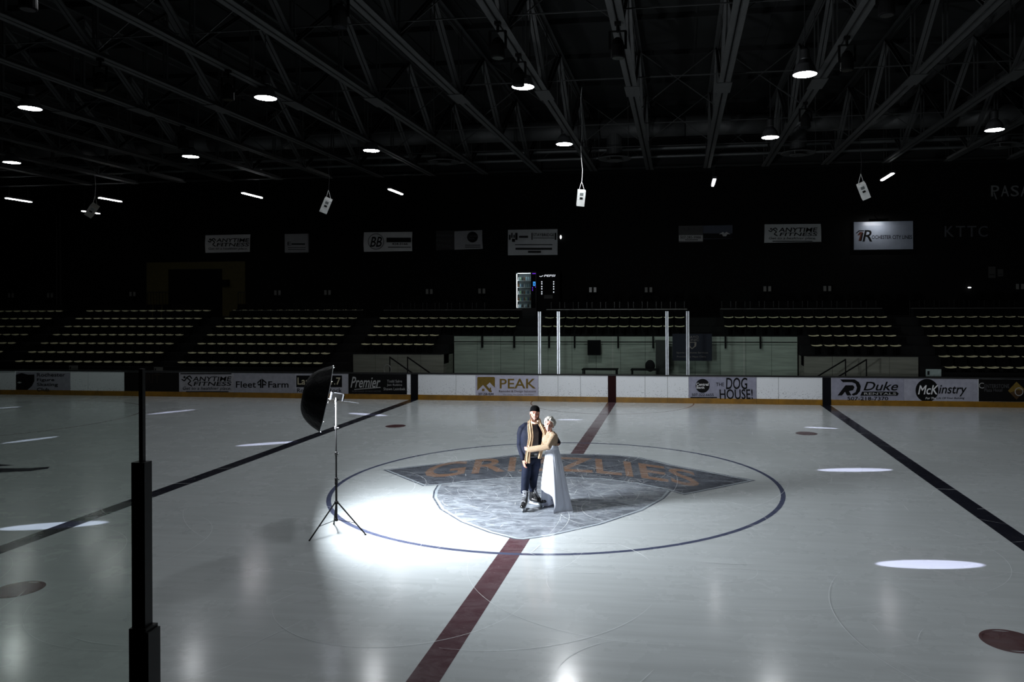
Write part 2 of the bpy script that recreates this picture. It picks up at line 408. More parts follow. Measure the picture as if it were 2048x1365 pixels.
BAN = [
 (((411,471),(501,469),(500,504),(411,506)), (112,112,112), 'vinyl banner', 'grey crumpled banner with running figure hung above the doorway', [
   ('run','k',415,476,432,494), ('t','k','ANYTIME',432.6,477,498.4,484.5,.15,.04), ('t','k','FITNESS',433,486,498.4,493.2,.15,.04), ('t','k','Get to a healthier place.',417,495,495,501,.2,0)]),
 (((569.6,468.5),(615.8,468.5),(615.5,505),(569.6,505)), (84,84,85), 'wall sign', 'small square grey wall sign right of the doorway', [
   ('t','dk','E',575,484,582,491,0,.05), ('bar','dk',583,487,610,490), ('bar','dk',576,495,611,496), ('bar','dk',576,499,611,500)]),
 (((728,465),(824.5,464),(824.5,502.5),(728,504)), (118,118,118), 'vinyl banner', 'folded grey banner with circled double letters and a black bar', [
   ('ring','k',752,483.5,16,15), ('t','k','BB',740,474,764,494,.3,.02), ('bar','k',773,475.5,822,484.8), ('t','k','424-3166',784,486,815.5,490.4,0,.02), ('bar','dk',776,494,822,495.5)]),
 (((872,462),(908,462),(908,500),(872,500)), (12,12,12), 'wall sign', 'black wall sign with three stacked grey words', [
   ('t','dg','Healthy.',873.5,468,907,474.6,0,.02), ('t','dg','Happy.',873.5,478,903,485.4,0,.02), ('t','dg','Whole.',873.5,488,903,496,0,.02)]),
 (((909,463),(964.5,460.5),(965.6,498),(909,500)), (84,84,86), 'vinyl banner', 'dark grey banner with black round badge beside stacked words sign', [
   ('disc','k',945,474.5,10.8), ('t','dg','Central',936,470,954,474,0,.02), ('t','dg','Bank',937,475,949,479,0,.02), ('bar','k',930,490,961,491.2), ('bar','k',930,494,961,495.2)]),
 (((1016,460),(1115,458.5),(1115,510),(1016,511)), (100,102,103), 'vinyl banner', 'widest grey banner with black squares and line of thin letters', [
   ('bar','k',1018,470,1021,480),('bar','k',1022.5,466,1025,476),('bar','k',1024,478,1030,484),('bar','k',1030.5,466,1035,480),('bar','k',1027,470,1029.5,476),
   ('bar','dk',1038,472,1056,476), ('t','k','STAYBRIDGE',1066.5,467,1108.5,473,0,.01), ('bar','k',1063,466,1065,480),('bar','k',1109.5,466,1112.5,480), ('bar','k',1066,476,1109,477),
   ('bar','dk',1030,489,1105,490.5), ('bar','dk',1031,496,1104,500), ('bar','dk',1056,502,1082,506)]),
 (((1357.4,452),(1406,452),(1406,484.5),(1357.4,484.5)), (14,14,14), 'wall sign', 'black wall sign with a white phone number strip', [
   ('poly','lg',[(1357.8,470.6),(1405.6,470.6),(1405.6,482.8),(1357.8,482.8)]), ('t','k','507-285-9988',1360.5,472.4,1402,477.6,0,.03), ('bar','dk',1370,479.4,1396,480.8),
   ('t','dg','MORTON',1376,455,1397.5,459.4,0,.03), ('t','dg','BUILDINGS',1376,460,1398,464.4,0,.03), ('poly','dg',[(1364,464),(1367,457),(1369,461),(1371,457),(1373,464),(1371.6,464),(1370.6,460),(1369,463),(1367.2,460),(1365.2,464)])]),
 (((1406.5,451.5),(1465,451.5),(1465,477.5),(1406.5,477.5)), (26,38,58), 'wall sign', 'navy wall sign with white winged mark', [
   ('poly','k',[(1406.6,467),(1465,467),(1465,477.4),(1406.6,477.4)]), ('poly','lg',[(1438,469),(1446,464),(1449,467),(1453,464),(1461,469),(1455,468.5),(1452,473),(1446,473),(1444,468.5)])]),
 (((1529,449),(1641.5,448),(1642.6,484),(1528.4,486)), (92,94,94), 'vinyl banner', 'sagging grey banner with running figure on the right wall', [
   ('run','k',1536,455,1556,473), ('t','k','ANYTIME',1557,455.5,1635,464.5,.15,.04), ('t','k','FITNESS',1559,465.5,1635,472.4,.15,.04), ('t','k','Get to a healthier place.',1538,474,1632,480.6,.2,0), ('bar','k',1545,482,1625,483.4)]),
 (((1708,444.4),(1826,443),(1826,498.6),(1708,500)), (150,158,172), 'light box sign', 'bright silver-blue wall sign with large black initial', [
   ('t','k','R',1725,460.4,1744.6,483.6,.2,.05), ('t','k','OCHESTER CITY LINES',1743.6,470.8,1824,478.4,0,.04),
   ('poly','k',[(1711,467),(1718,461),(1730,461),(1727,463),(1719,463),(1714,467)]), ('poly','redbrown',[(1715,471),(1719,464.4),(1726,464.4),(1721,482.4),(1717,482.4),(1721,468),(1719,471)]),
   ('poly','k',[(1724,466),(1727,466),(1723,482.6),(1720.5,482.6)])]),
]
def keys_of(lst): return [(i[2], i[7], i[8]) for row in lst for i in row[-1] if i[0] == 't']
pre_text(sorted(set(keys_of(ADS) + keys_of(BAN) + [('GRIZZLIES', 0.0, .015), ('K', 0.0, 0.0), ('T', 0.0, 0.0), ('C', 0.0, 0.0), ('P', 0.0, 0.0), ('A', 0.0, 0.0), ('S', 0.0, 0.0), ('PEPSI', .2, .04), ('MAYO', 0.0, 0.0), ('CLINIC', 0.0, 0.0), ('Sports Medicine Services', 0.0, 0.0), ('Provided by Mayo Clinic', 0.0, 0.0)])))
INK = {'dbrown': mat('print_dark_brown', (34, 28, 24), .6, spec=.1), 'k': mat('print_black', (13, 13, 14), .6, spec=.1), 'dk': mat('print_dark', (38, 38, 39), .6, spec=.1), 'w': mat('print_white', (206, 206, 208), .6, spec=.1), 'g': mat('print_grey', (150, 150, 150), .6, spec=.1), 'g2': mat('print_midgrey', (120, 112, 108), .6, spec=.1),
       'dg': mat('print_dim', (74, 74, 76), .6, spec=.1), 'lg': mat('print_light', (160, 160, 160), .6, spec=.1), 'cream': mat('print_cream', (168, 160, 138), .6, spec=.1), 'brown': mat('print_brown', (66, 50, 34), .6, spec=.1), 'gold': mat('print_gold', (108, 88, 40), .6, spec=.1), 'redbrown': mat('print_rust', (84, 52, 44), .6, spec=.1)}

def print_on(items, Y, parent, depth=.0035):
    """flat print on an upright panel facing the rink, in layers a few millimetres apart"""
    lay = 0
    for it in items:
        lay += 1; yy = Y - depth - .0012 * lay; k = it[0]; mb = MB(); nm = 'mark'
        if k == 't':
            _, ink, body, x0, y0, x1, y1, sh, bo = it; v, f = _T[(body, sh, bo)]; nm = 'lettering'
            a, b, d = onY(x0, y1, yy), onY(x1, y1, yy), onY((x0+x1)/2, y0, yy)
            mid = (a + b) / 2
            pts = [a + (b - a) * p[0] + np.array((0, 0, d[2] - mid[2])) * p[1] for p in v]
            mb.add(pts, f)
        elif k in ('poly', 'bar'):
            ink = it[1]; P = it[2] if k == 'poly' else [(it[2], it[3]), (it[4], it[3]), (it[4], it[5]), (it[2], it[5])]
            mb.add([onY(x, y, yy) for x, y in P], [tuple(range(len(P)))])
        elif k == 'disc':
            ink = it[1]; mb.add([onY(it[2] + it[4]*math.cos(a*PI/16), it[3] + it[4]*math.sin(a*PI/16), yy) for a in range(32)], [tuple(range(32))])
        elif k == 'ring':
            ink = it[1]; P = [onY(it[2] + r*math.cos(a*PI/16), it[3] + r*math.sin(a*PI/16), yy) for r in (it[4], it[5]) for a in range(32)]
            mb.add(P, [(a, (a+1) % 32, 32+(a+1) % 32, 32+a) for a in range(32)])
        elif k == 'run':
            ink = it[1]; x0, y0, x1, y1 = it[2:6]; q = lambda u, v_: (x0+(x1-x0)*u, y0+(y1-y0)*v_)
            for A, B in (((.05,.35),(.3,.5)),((.3,.5),(.5,.2)),((.5,.2),(.75,.05)),((.75,.05),(.95,.3)),((.5,.2),(.85,.5)),((.85,.5),(.6,.75)),((.6,.75),(.95,.95))):
                (ax, ay), (bx, by) = q(*A), q(*B); l = math.hypot(bx-ax, by-ay); nx, ny = -(by-ay)/l*(y1-y0)*.05, (bx-ax)/l*(y1-y0)*.05
                mb.add([onY(ax+nx, ay+ny, yy), onY(bx+nx, by+ny, yy), onY(bx-nx, by-ny, yy), onY(ax-nx, ay-ny, yy)], [(0,1,2,3)])
            cx, cy = q(.3, .17); r = (y1-y0)*.1
            mb.add([onY(cx + r*math.cos(a*PI/6), cy + r*math.sin(a*PI/6), yy) for a in range(12)], [tuple(range(12))])
        mb.build(nm, INK[ink], parent)

# ================================================================== THE ICE
ICE = ice_mat('ice', (196, 202, 204))
HX, HY, RC = 33.7, 12.95, 8.5
def rink_outline(inset=0.0, n=12):
    P = []
    for cx, cy, a0 in ((HX-RC, HY-RC, 0), (-HX+RC, HY-RC, 90), (-HX+RC, -HY+RC, 180), (HX-RC, -HY+RC, 270)):
        for k in range(n+1):
            a = math.radians(a0 + 90*k/n); P.append((cx + (RC-inset)*math.cos(a), cy + (RC-inset)*math.sin(a)))
    return P
floor = MB().add([(x, y, 0) for x, y in rink_outline(-.1)], [tuple(range(52))]).build('floor', ICE)
tag(floor, 'grey-white skating ice with scratches and painted hockey lines', 'ice', kind='structure')
def flat(name, pts, m, z=.001, label=None):
    o = MB().add([(p[0], p[1], z) for p in pts], [tuple(range(len(pts)))]).build(name, m, floor)
    if label: o['label'] = label
    return o
def annulus(name, c, r, wd, m, a0=0, a1=360, n=96, z=.001, label=None):
    V = []; 
    for k in range(n+1):
        a = math.radians(a0 + (a1-a0)*k/n)
        for q in (r - wd/2, r + wd/2): V.append((c[0]+q*math.cos(a), c[1]+q*math.sin(a), z))
    o = MB().add(V, [(2*k, 2*k+1, 2*k+3, 2*k+2) for k in range(n)]).build(name, m, floor)
    if label: o['label'] = label
    return o
RED = ice_mat('ice_red', (82, 54, 60), .18, (156, 146, 150)); BLUE = ice_mat('ice_blue', (20, 22, 34), .05, (120, 120, 130)); RING = ice_mat('ice_ring', (78, 84, 108)); DOT = ice_mat('ice_dot', (78, 38, 42), .06)
THINRED = ice_mat('ice_thin_red', (128, 112, 114))
flat('red_line', [(-.165,-HY),(.165,-HY),(.165,HY),(-.165,HY)], RED, .0010, 'dark red centre line painted in the ice')
for s, t in ((-1, 'left'), (1, 'right')):
    flat('blue_line', [(s*7.77-.175,-HY),(s*7.77+.175,-HY),(s*7.77+.175,HY),(s*7.77-.175,HY)], BLUE, .0010, 'near-black blue line crossing the %s side of the ice' % t)
annulus('centre_circle', (0, 0), 4.53, .088, RING, z=.0012, label='thin blue-grey circle around the centre logo')
annulus('referee_crease', (0, HY), 3.05, .05, THINRED, 180, 360, 48, label='faint half circle at the far boards')
annulus('faceoff_circle', (-20.3, 6.8), 4.55, .05, THINRED, label='thin dark circle at the far left end')
for sx in (-1, 1):
    for sy in (-1, 1):
        c = (sx*6.1, sy*6.706)
        V = [(c[0]+.235*math.cos(a*PI/16), c[1]+.235*math.sin(a*PI/16)) for a in range(32)]
        d = annulus('faceoff_dot_rim', c, .285, .04, DOT, n=40)
        # solid core with two bare segments at the sides
        flat('faceoff_dot', [(x, y) for x, y in [(c[0]+.27*math.cos(math.radians(q)), c[1]+.27*math.sin(math.radians(q))) for q in list(range(-66, 67, 6))+list(range(114, 247, 6))]], DOT, .0010, 'dark red face-off spot')
# dark lettering frozen into the ice at the left edge
for P in ([(-6,937),(60,937),(100,934),(96,938),(60,943),(-6,946)], [(-6,929),(30,931),(-6,934)], ):
    flat('ice_print', [onZ(x, y)[:2] for x, y in P], BLUE, .0010, 'dark print frozen into the ice at the left')

# centre logo: a shield under a spread banner
Z5 = lambda pts: [onZ(640 + x/2.1333, 860 + y/2.1333)[:2] for x, y in pts]
def inset_poly(P, d):
    P = np.array(P); n = len(P); out = []
    area = sum(P[i][0]*P[(i+1) % n][1] - P[(i+1) % n][0]*P[i][1] for i in range(n)); sg = 1 if area > 0 else -1
    for i in range(n):
        a, b, c = P[i-1], P[i], P[(i+1) % n]; e1 = (b-a)/np.linalg.norm(b-a); e2 = (c-b)/np.linalg.norm(c-b)
        n1 = np.array((-e1[1], e1[0]))*sg; n2 = np.array((-e2[1], e2[0]))*sg; m_ = n1+n2; m_ /= max(.35, np.linalg.norm(m_)); k = 1/max(.5, m_ @ n1)
        out.append(b + m_*d*k)
    return [tuple(p) for p in out]
SH = Z5([(500,236),(484,262),(480,290),(510,340),(600,395),(720,440),(830,468),(870,470),(980,455),(1200,405),(1380,345),(1470,295),(1500,262),(1480,200),(1000,150),(560,190)])
BA = Z5([(268,172),(440,152),(640,130),(830,107),(920,103),(1100,103),(1260,108),(1360,118),(1430,132),(1500,150),(1660,180),(1860,217),(1700,250),(1555,279),(1480,258),(1350,232),(1200,212),(1000,205),(800,208),(640,222),(500,238),(440,241)])
LOGO_OUT = ice_mat('ice_logo_edge', (66, 74, 88), .15); LOGO_WHITE = ice_mat('ice_logo_white', (176, 186, 194), .2)
SLATE = ice_mat('ice_logo_slate', (82, 86, 96), .62, (184, 192, 200)); SLATE2 = ice_mat('ice_logo_banner', (58, 61, 70), .34, (160, 168, 178)); ORANGE = ice_mat('ice_logo_orange', (136, 102, 78), .36, (150, 150, 152))
for nm, P, m3, z0 in (('logo_shield', SH, SLATE, .0014), ('logo_banner', BA, SLATE2, .0026)):
    a = flat(nm, P, LOGO_OUT, z0); 
    flat('logo_outline', inset_poly(P, .035), LOGO_WHITE, z0+.0004); b_ = flat(nm+'_field', inset_poly(P, .085), m3, z0+.0008)
v, f = _T[('GRIZZLIES', 0.0, .015)]
bot = [np.array(p) for p in Z5([(432,214),(1020,178),(1625,250)])]; top = [np.array(p) for p in Z5([(462,152),(1020,116),(1600,180)])]
quad = lambda P, u: P[0]*(2*(u-.5)*(u-1)) + P[1]*(-4*u*(u-1)) + P[2]*(2*u*(u-.5))
lt = MB().add([tuple(quad(bot, p[0])*(1-p[1]) + quad(top, p[0])*p[1]) + (.0042,) for p in v], f).build('logo_lettering', ORANGE, floor)
lt['label'] = 'faded orange team name across the centre logo'

# skate cuts: thin snowy arcs
SN = ice_mat('ice_snow', (236, 240, 242)); SN.node_tree.nodes['Principled BSDF'].inputs['Coat Weight'].default_value = 0.0; SN.node_tree.nodes['Principled BSDF'].inputs['Roughness'].default_value = .6
cut = MB()
def scratch(cx, cy, a, L, k, wd, z=.0052):
    n = max(4, int(L/.12)); x, y, th = cx, cy, a; V = []
    for i in range(n+1):
        t = i/n; ww = wd*(.25 + .75*math.sin(PI*t)); V += [(x-math.sin(th)*ww, y+math.cos(th)*ww, z), (x+math.sin(th)*ww, y-math.cos(th)*ww, z)]
        x += math.cos(th)*L/n; y += math.sin(th)*L/n; th += k*L/n
    cut.add(V, [(2*i, 2*i+1, 2*i+3, 2*i+2) for i in range(n)])
R_ = random.Random(3)
for i in range(420):
    x, y = R_.uniform(-16, 13), R_.uniform(-11.5, 12.5); along = R_.random() < .55
    a = R_.gauss(0, .25) if along else R_.uniform(0, PI)
    scratch(x, y, a + (PI if R_.random() < .5 else 0), R_.choice((.25, .4, .6, 1.0, 1.6)), R_.gauss(0, .7), R_.choice((.0026, .0038, .0055)) * (1 if y > -5 else .62))
for i in range(60):
    x, y = R_.uniform(-9, 12), R_.uniform(-9, 10); scratch(x, y, R_.uniform(0, 2*PI), R_.uniform(2, 5), R_.choice((-1, 1))*R_.uniform(.2, .7), R_.choice((.0024, .0036)))
for i in range(420):
    x, y = R_.gauss(.3, 1.5), R_.gauss(-.3, 1.3); scratch(x, y, R_.uniform(0, 2*PI), R_.uniform(.15, .7), R_.gauss(0, .9), R_.choice((.0012, .0018, .003)))
co = cut.build('skate_scratch', SN, floor); co['kind'] = 'stuff'; co['label'] = 'thin white skate cuts all over the ice'

# ================================================================== RINK BOARDS
BW = board_mat(); KICK = mat('kick_plate_yellow', (128, 90, 12), .45, var=.25, scale=3); CAP = mat('board_cap', (13, 13, 14), .6); STRIPE_R = mat('board_stripe_red', (34, 9, 11), .7, spec=.1); STRIPE_B = mat('board_stripe_blue', (9, 10, 16), .7, spec=.1)
boards = thing('rink_boards', 'white rink boards with yellow kick plate along the far side', 'rink boards', (0, HY, 0))
edges = [-25.2] + [onY(x, 770, HY)[0] for x in (16.4, 78, 140.5, 176, 248.8, 303, 358.3, 468, 591, 696.8, 821.4)] + [onY(836, 770, HY)[0]] + [onY(x, 770, HY)[0] for x in (912, 1076.4, 1116, 1161, 1216)] + [onY(1232, 770, HY)[0]] + [onY(x, 770, HY)[0] for x in (1290, 1335, 1377.5, 1513, 1557, 1645)] + [onY(1662.3, 770, HY)[0]] + [onY(x, 770, HY)[0] for x in (1808, 1955.7)] + [14.6, 17.0, 19.4, 22.0, 25.2]
for a, b in zip(edges[:-1], edges[1:]):
    px = a
    wd = b - a
    if wd < .45 and abs(a) < .6: m, nm = STRIPE_R, 'red_stripe'
    elif wd < .45 and 7 < abs(a) < 8.4: m, nm = STRIPE_B, 'blue_stripe'
    else: m, nm = BW, 'board_panel'
    z0 = .2 if nm == 'board_panel' else 0.0
    mb = MB().box((a+.006, HY, z0), (b-.006, HY+.06, 1.0)); mb.build(nm, m, boards)
    if nm == 'board_panel': MB().box((a+.003, HY-.012, 0), (b-.003, HY+.05, .2)).build('kick_plate', KICK, boards)
MB().box((-25.2, HY-.02, 1.0), (25.2, HY+.14, 1.05)).build('cap_rail', CAP, boards)
MB().box((-25.2, HY+.062, 0), (25.2, HY+.10, 1.0)).build('backing_frame', CHARCOAL, boards)
# rounded corner of the boards at the far left, then the end
mb = MB(); cl = MB(); ck = MB()
V = [(-25.2 - RC*math.sin(math.radians(a)), HY-RC + RC*math.cos(math.radians(a))) for a in range(0, 91, 5)] + [(-HX, -HY+RC)]
for (x0, y0), (x1, y1) in zip(V[:-1], V[1:]):
    mb.bar((x0, y0, .6), (x1, y1, .6), .06, .8); cl.bar((x0, y0, 1.025), (x1, y1, 1.025), .14, .05); ck.bar((x0, y0, .1), (x1, y1, .1), .08, .2)
mb.build('corner_panel', BW, boards); cl.build('corner_cap', CAP, boards); ck.build('corner_kick_plate', KICK, boards)
# small printed adverts on the boards, each a thin vinyl panel of its own
for key, (x0, y0, x1, y1), rgb, lab, items in ADS:
    a, b = onY(x0, y1, HY), onY(x1, y0, HY); zt = min(.995, onY((x0+x1)/2, y0, HY)[2]); zb = max(.205, onY((x0+x1)/2, y1, HY)[2])
    t = thing('board_advert', lab, 'advert', ((a[0]+b[0])/2, HY-.006, zb))
    MB().box((a[0]+.004, HY-.006, zb), (b[0]-.004, HY-.0005, zt)).build('panel', mat('vinyl_'+key, rgb, .55, spec=.12, var=.12, scale=5, bump=.15, bscale=9), t)
    print_on(items, HY-.006, t, .001)

# ================================================================== HALL: walls, ceiling, trusses
WALL_Y, WX0, WX1, NEAR_Y = 28.0, -46.0, 34.0, -21.0
CEIL_Z, EAVE_Y = 11.3, 15.7
tag(MB().box((WX0, WALL_Y, 0), (WX1, WALL_Y+.3, CEIL_Z)).build('wall_back', DARKWALL), 'black rear wall of the hall behind the upper walkway', 'wall', kind='structure')
tag(MB().box((WX0-.3, NEAR_Y, 0), (WX0, WALL_Y, CEIL_Z)).build('wall_left', DARKWALL), 'black end wall at the left of the hall', 'wall', kind='structure')
tag(MB().box((WX1, NEAR_Y, 0), (WX1+.3, WALL_Y, CEIL_Z)).build('wall_right', DARKWALL), 'black end wall at the right of the hall', 'wall', kind='structure')
tag(MB().box((WX0, NEAR_Y-.3, 0), (WX1, NEAR_Y, CEIL_Z)).build('wall_front', DARKWALL), 'black wall behind the near seats', 'wall', kind='structure')
tag(MB().box((WX0, NEAR_Y, -.06), (WX1, WALL_Y, -.02)).build('floor', CONCRETE), 'dark concrete slab around the rink', 'floor', kind='structure')
ceiling = tag(MB().box((WX0, NEAR_Y, CEIL_Z), (WX1, WALL_Y, CEIL_Z+.2)).build('ceiling', DECK), 'dark metal roof deck above the trusses', 'ceiling', kind='structure')
me_p = None
for k in range(15):                                   # joists under the deck, running along the hall
    y = -13 + k*2.9
    if me_p is None:
        o = MB().box((WX0, -.06, CEIL_Z-.14), (WX1, .06, CEIL_Z)).build('joist', DECK, ceiling); me_p = o.data
    else: o = link('joist', me_p, None, ceiling)
    o.location = (0, y, 0)
for k in range(26):                                   # seams of the deck sheets
    o = link('deck_rib', me_r, None, ceiling) if k else MB().box((-.03, NEAR_Y, CEIL_Z-.035), (.03, WALL_Y, CEIL_Z)).build('deck_rib', DECK, ceiling)
    me_r = o.data; o.location = (-27 + k*2.0, 0, 0)

CH_Z, TOP_Z = 9.2, 11.05
TR_X = [2.518 + 5.48*(.629 + .42*j) for j in range(-13, 5)]
Y0t, PAN, NP = -12.0, 2.3, 12
Y1t = Y0t + PAN*NP
tr0 = None
def chord(z, wd, th, up):
    mb = MB()
    for s in (-1, 1):
        mb.box((min(s*.014, s*wd), Y0t, z), (max(s*.014, s*wd), Y1t, z+th))
        mb.box((min(s*.014, s*(.014+th)), Y0t, z if up else z-.13), (max(s*.014, s*(.014+th)), Y1t, z+.15 if up else z+th))
    return mb
ORD = ['first', 'second', 'third', 'fourth', 'fifth', 'sixth', 'seventh', 'eighth', 'ninth', 'tenth', 'eleventh', 'twelfth', 'thirteenth', 'fourteenth', 'fifteenth', 'sixteenth', 'seventeenth', 'eighteenth', 'nineteenth', 'twentieth']
for i, x in enumerate(TR_X):
    t = thing('roof_truss', 'grey steel roof truss over the ice, %s counting from the right' % ORD[len(TR_X)-1-i], 'truss', (x, 0, CH_Z), 'steel roof trusses above the ice')
    if tr0 is None:
        tr0 = []
        def part(nm, mb):
            me = mb.mesh(nm, (0, 0, CH_Z)); me.materials.append(STEEL); tr0.append((nm, me, (0, 0, 0)))
        part('bottom_chord', chord(CH_Z, .145, .02, True)); part('top_chord', chord(TOP_Z, .12, .02, False))
        vm = MB()
        for s in (-1, 1): vm.box((s*.045-.012, -.03, CH_Z+.02), (s*.045+.012, .03, TOP_Z))
        vme = vm.mesh('vertical', (0, 0, CH_Z)); vme.materials.append(STEEL)
        dms = []
        for sgn in (0, 1):
            dm = MB()
            for s in (-1, 1): dm.bar((s*.05, 0 if sgn else PAN, CH_Z+.05), (s*.05, PAN if sgn else 0, TOP_Z-.05), .03, .075, up=(1, 0, 0))
            me = dm.mesh('diagonal', (0, 0, CH_Z)); me.materials.append(STEEL); dms.append(me)
        gm = MB().box((-.19, 3.55, CH_Z-.02), (.19, 4.45, CH_Z)).mesh('splice_plate', (0, 0, CH_Z)); gm.materials.append(STEEL)
        tr0.append(('splice_plate', gm, (0, 0, 0)))
        for k in range(NP+1): tr0.append(('vertical', vme, (0, Y0t+PAN*k, 0)))
        for k in range(NP): tr0.append(('diagonal', dms[k % 2], (0, Y0t+PAN*k, 0)))
    for nm, me, lo in tr0:
        o = bpy.data.objects.new(nm, me); col.objects.link(o); o.parent = t; o.location = lo
# cross braces between the trusses, lying in the roof space
br = []
for i in range(len(TR_X)-1):
    x0, x1 = TR_X[i], TR_X[i+1]
    for k, y in enumerate((Y0t+PAN*5, Y0t+PAN*8, Y0t+PAN*10, Y0t+PAN*11.5)):
        for s in (0, 1):
            if (i + k) % 3 == 2: continue
            if not br or len(br) < 2:
                br.append(MB().bar((0, 0, CH_Z+.1 if s == 0 else TOP_Z), (x1-x0, 0, TOP_Z if s == 0 else CH_Z+.1), .022).mesh('cross_brace')); br[-1].materials.append(STEEL)
            o = bpy.data.objects.new('cross_brace', br[s]); col.objects.link(o); o.parent = ceiling; o.location = (x0, y, 0)
for y in (-.6, 4.0, 9.0, 12.6):
    MB().bar((TR_X[0]-1, y, CH_Z+.35), (TR_X[-1]+1, y, CH_Z+.35), .025).build('tie_rod', STEEL, ceiling)
# eave beam, pipes and air duct at the far side
bm = tag(MB().box((WX0, EAVE_Y-.1, CH_Z+.08), (WX1, EAVE_Y+.12, CH_Z+.14)).box((WX0, EAVE_Y, CH_Z+.14), (WX1, EAVE_Y+.03, CH_Z+.5)).box((WX0, EAVE_Y-.1, CH_Z+.5), (WX1, EAVE_Y+.12, CH_Z+.56)).build('trim_1', DECK), 'dark steel beam where the trusses end', 'beam', kind='structure')
PIPE = mat('pipe_grey', (50, 52, 52), .5)
for z, r, lab in ((CH_Z+.62, .075, 'upper of two long grey pipes by the far truss ends'), (CH_Z+.30, .06, 'lower of two long grey pipes by the far truss ends')):
    tag(MB().tube([(WX0+8, 14.35, z), (WX1-6, 14.35, z)], r, 10).build('ceiling_pipe', PIPE, origin=(0, 14.35, z)), lab, 'pipe')
duct = thing('air_duct', 'long round grey air duct behind the truss ends', 'duct', (0, 13.2, CH_Z+1.2))
DUCT = mat('duct_grey', (48, 49, 49), .6, .2)
for k in range(14):
    MB().tube([(-26+k*3.2+1.5, 13.2, CH_Z+1.5), (-26+k*3.2+1.5, 13.2, CEIL_Z)], .012, 6).build('hanger_rod', DUCT, duct)
    MB().tube([(-26+k*3.2, 13.2, CH_Z+1.2), (-26+k*3.2+3.16, 13.2, CH_Z+1.2)], .38, 18, cap=False).build('duct_section', DUCT, duct, smooth=True)
DIFF_LAB = {0: 'round ceiling air diffuser left of the centre lamps', 1: 'round ceiling air diffuser nearest the hanging white speaker cable', 2: 'round ceiling air diffuser right of the centre', 3: 'rightmost round ceiling air diffuser'}
for i, (px, py) in enumerate(((888, 331), (1229, 325), (1596, 314), (2003, 299))):
    X, Y, Z = onY(px, py, 13.2)
    t = thing('air_diffuser', DIFF_LAB[i], 'diffuser', (X, Y, Z))
    MB().lathe([(.30, .18), (.30, CH_Z+1.0-Z)], (X, Y, Z), 20).build('duct_drop', DUCT, t, smooth=False)
    MB().lathe([(.31, .18), (.62, .12), (.64, .14), (.33, .24)], (X, Y, Z), 24, closed=True).build('flare_ring', DUCT, t)
    MB().lathe([(.02, 0), (.30, .05), (.30, .07), (.02, .03)], (X, Y, Z), 20, closed=True).build('deflector_cone', DUCT, t)
    for s in (-1, 1): MB().tube([(X+s*.55, Y-.45, Z+.15), (X+s*.55, Y-.45, CEIL_Z)], .01, 6).build('hanger_rod', DUCT, t); MB().bar((X+s*.55, Y-.45, Z+.14), (X+s*.4, Y-.3, Z+.16), .02).build('hanger_tab', DUCT, t)
    for a in range(3):
        A = a*2*PI/3; MB().bar((X+.28*math.cos(A), Y+.28*math.sin(A), Z+.06), (X+.32*math.cos(A), Y+.32*math.sin(A), Z+.2), .02).build('strut', DUCT, t)

# ------------------------------------------------------------------ high-bay lamps over the ice
HOUSE = mat('lamp_housing', (30, 30, 31), .5); REFL = mat('lamp_reflector', (70, 70, 72), .4, .3)
LENS = {}
POOLS = {(-21.5, 9.0): ((-18,818),(42,814)), (-14.45, 9.0): ((300,829),(387,820)), (-14.45, 2.35): ((9,887),(112,874)), (-7.8, 2.35): ((478,892),(592,884)), (-7.8, 9.0): ((701,827),(770,832)),
         (-7.8, -4.25): ((8,1058),(206,1046)), (-1.18, 9.0): ((1117,840),(1163,840)), (5.4, 9.0): ((1612,855),(1672,857.5)), (5.4, 2.35): ((1642,941),(1776,940)), (5.4, -4.25): ((1762,1129),(1957,1130))}
row_nm = {9.0: 'far', 2.35: 'middle', -4.25: 'near', -10.9: 'nearest'}
ord_nm = ['first', 'second', 'third', 'fourth', 'fifth', 'sixth']
lamp_proto = None
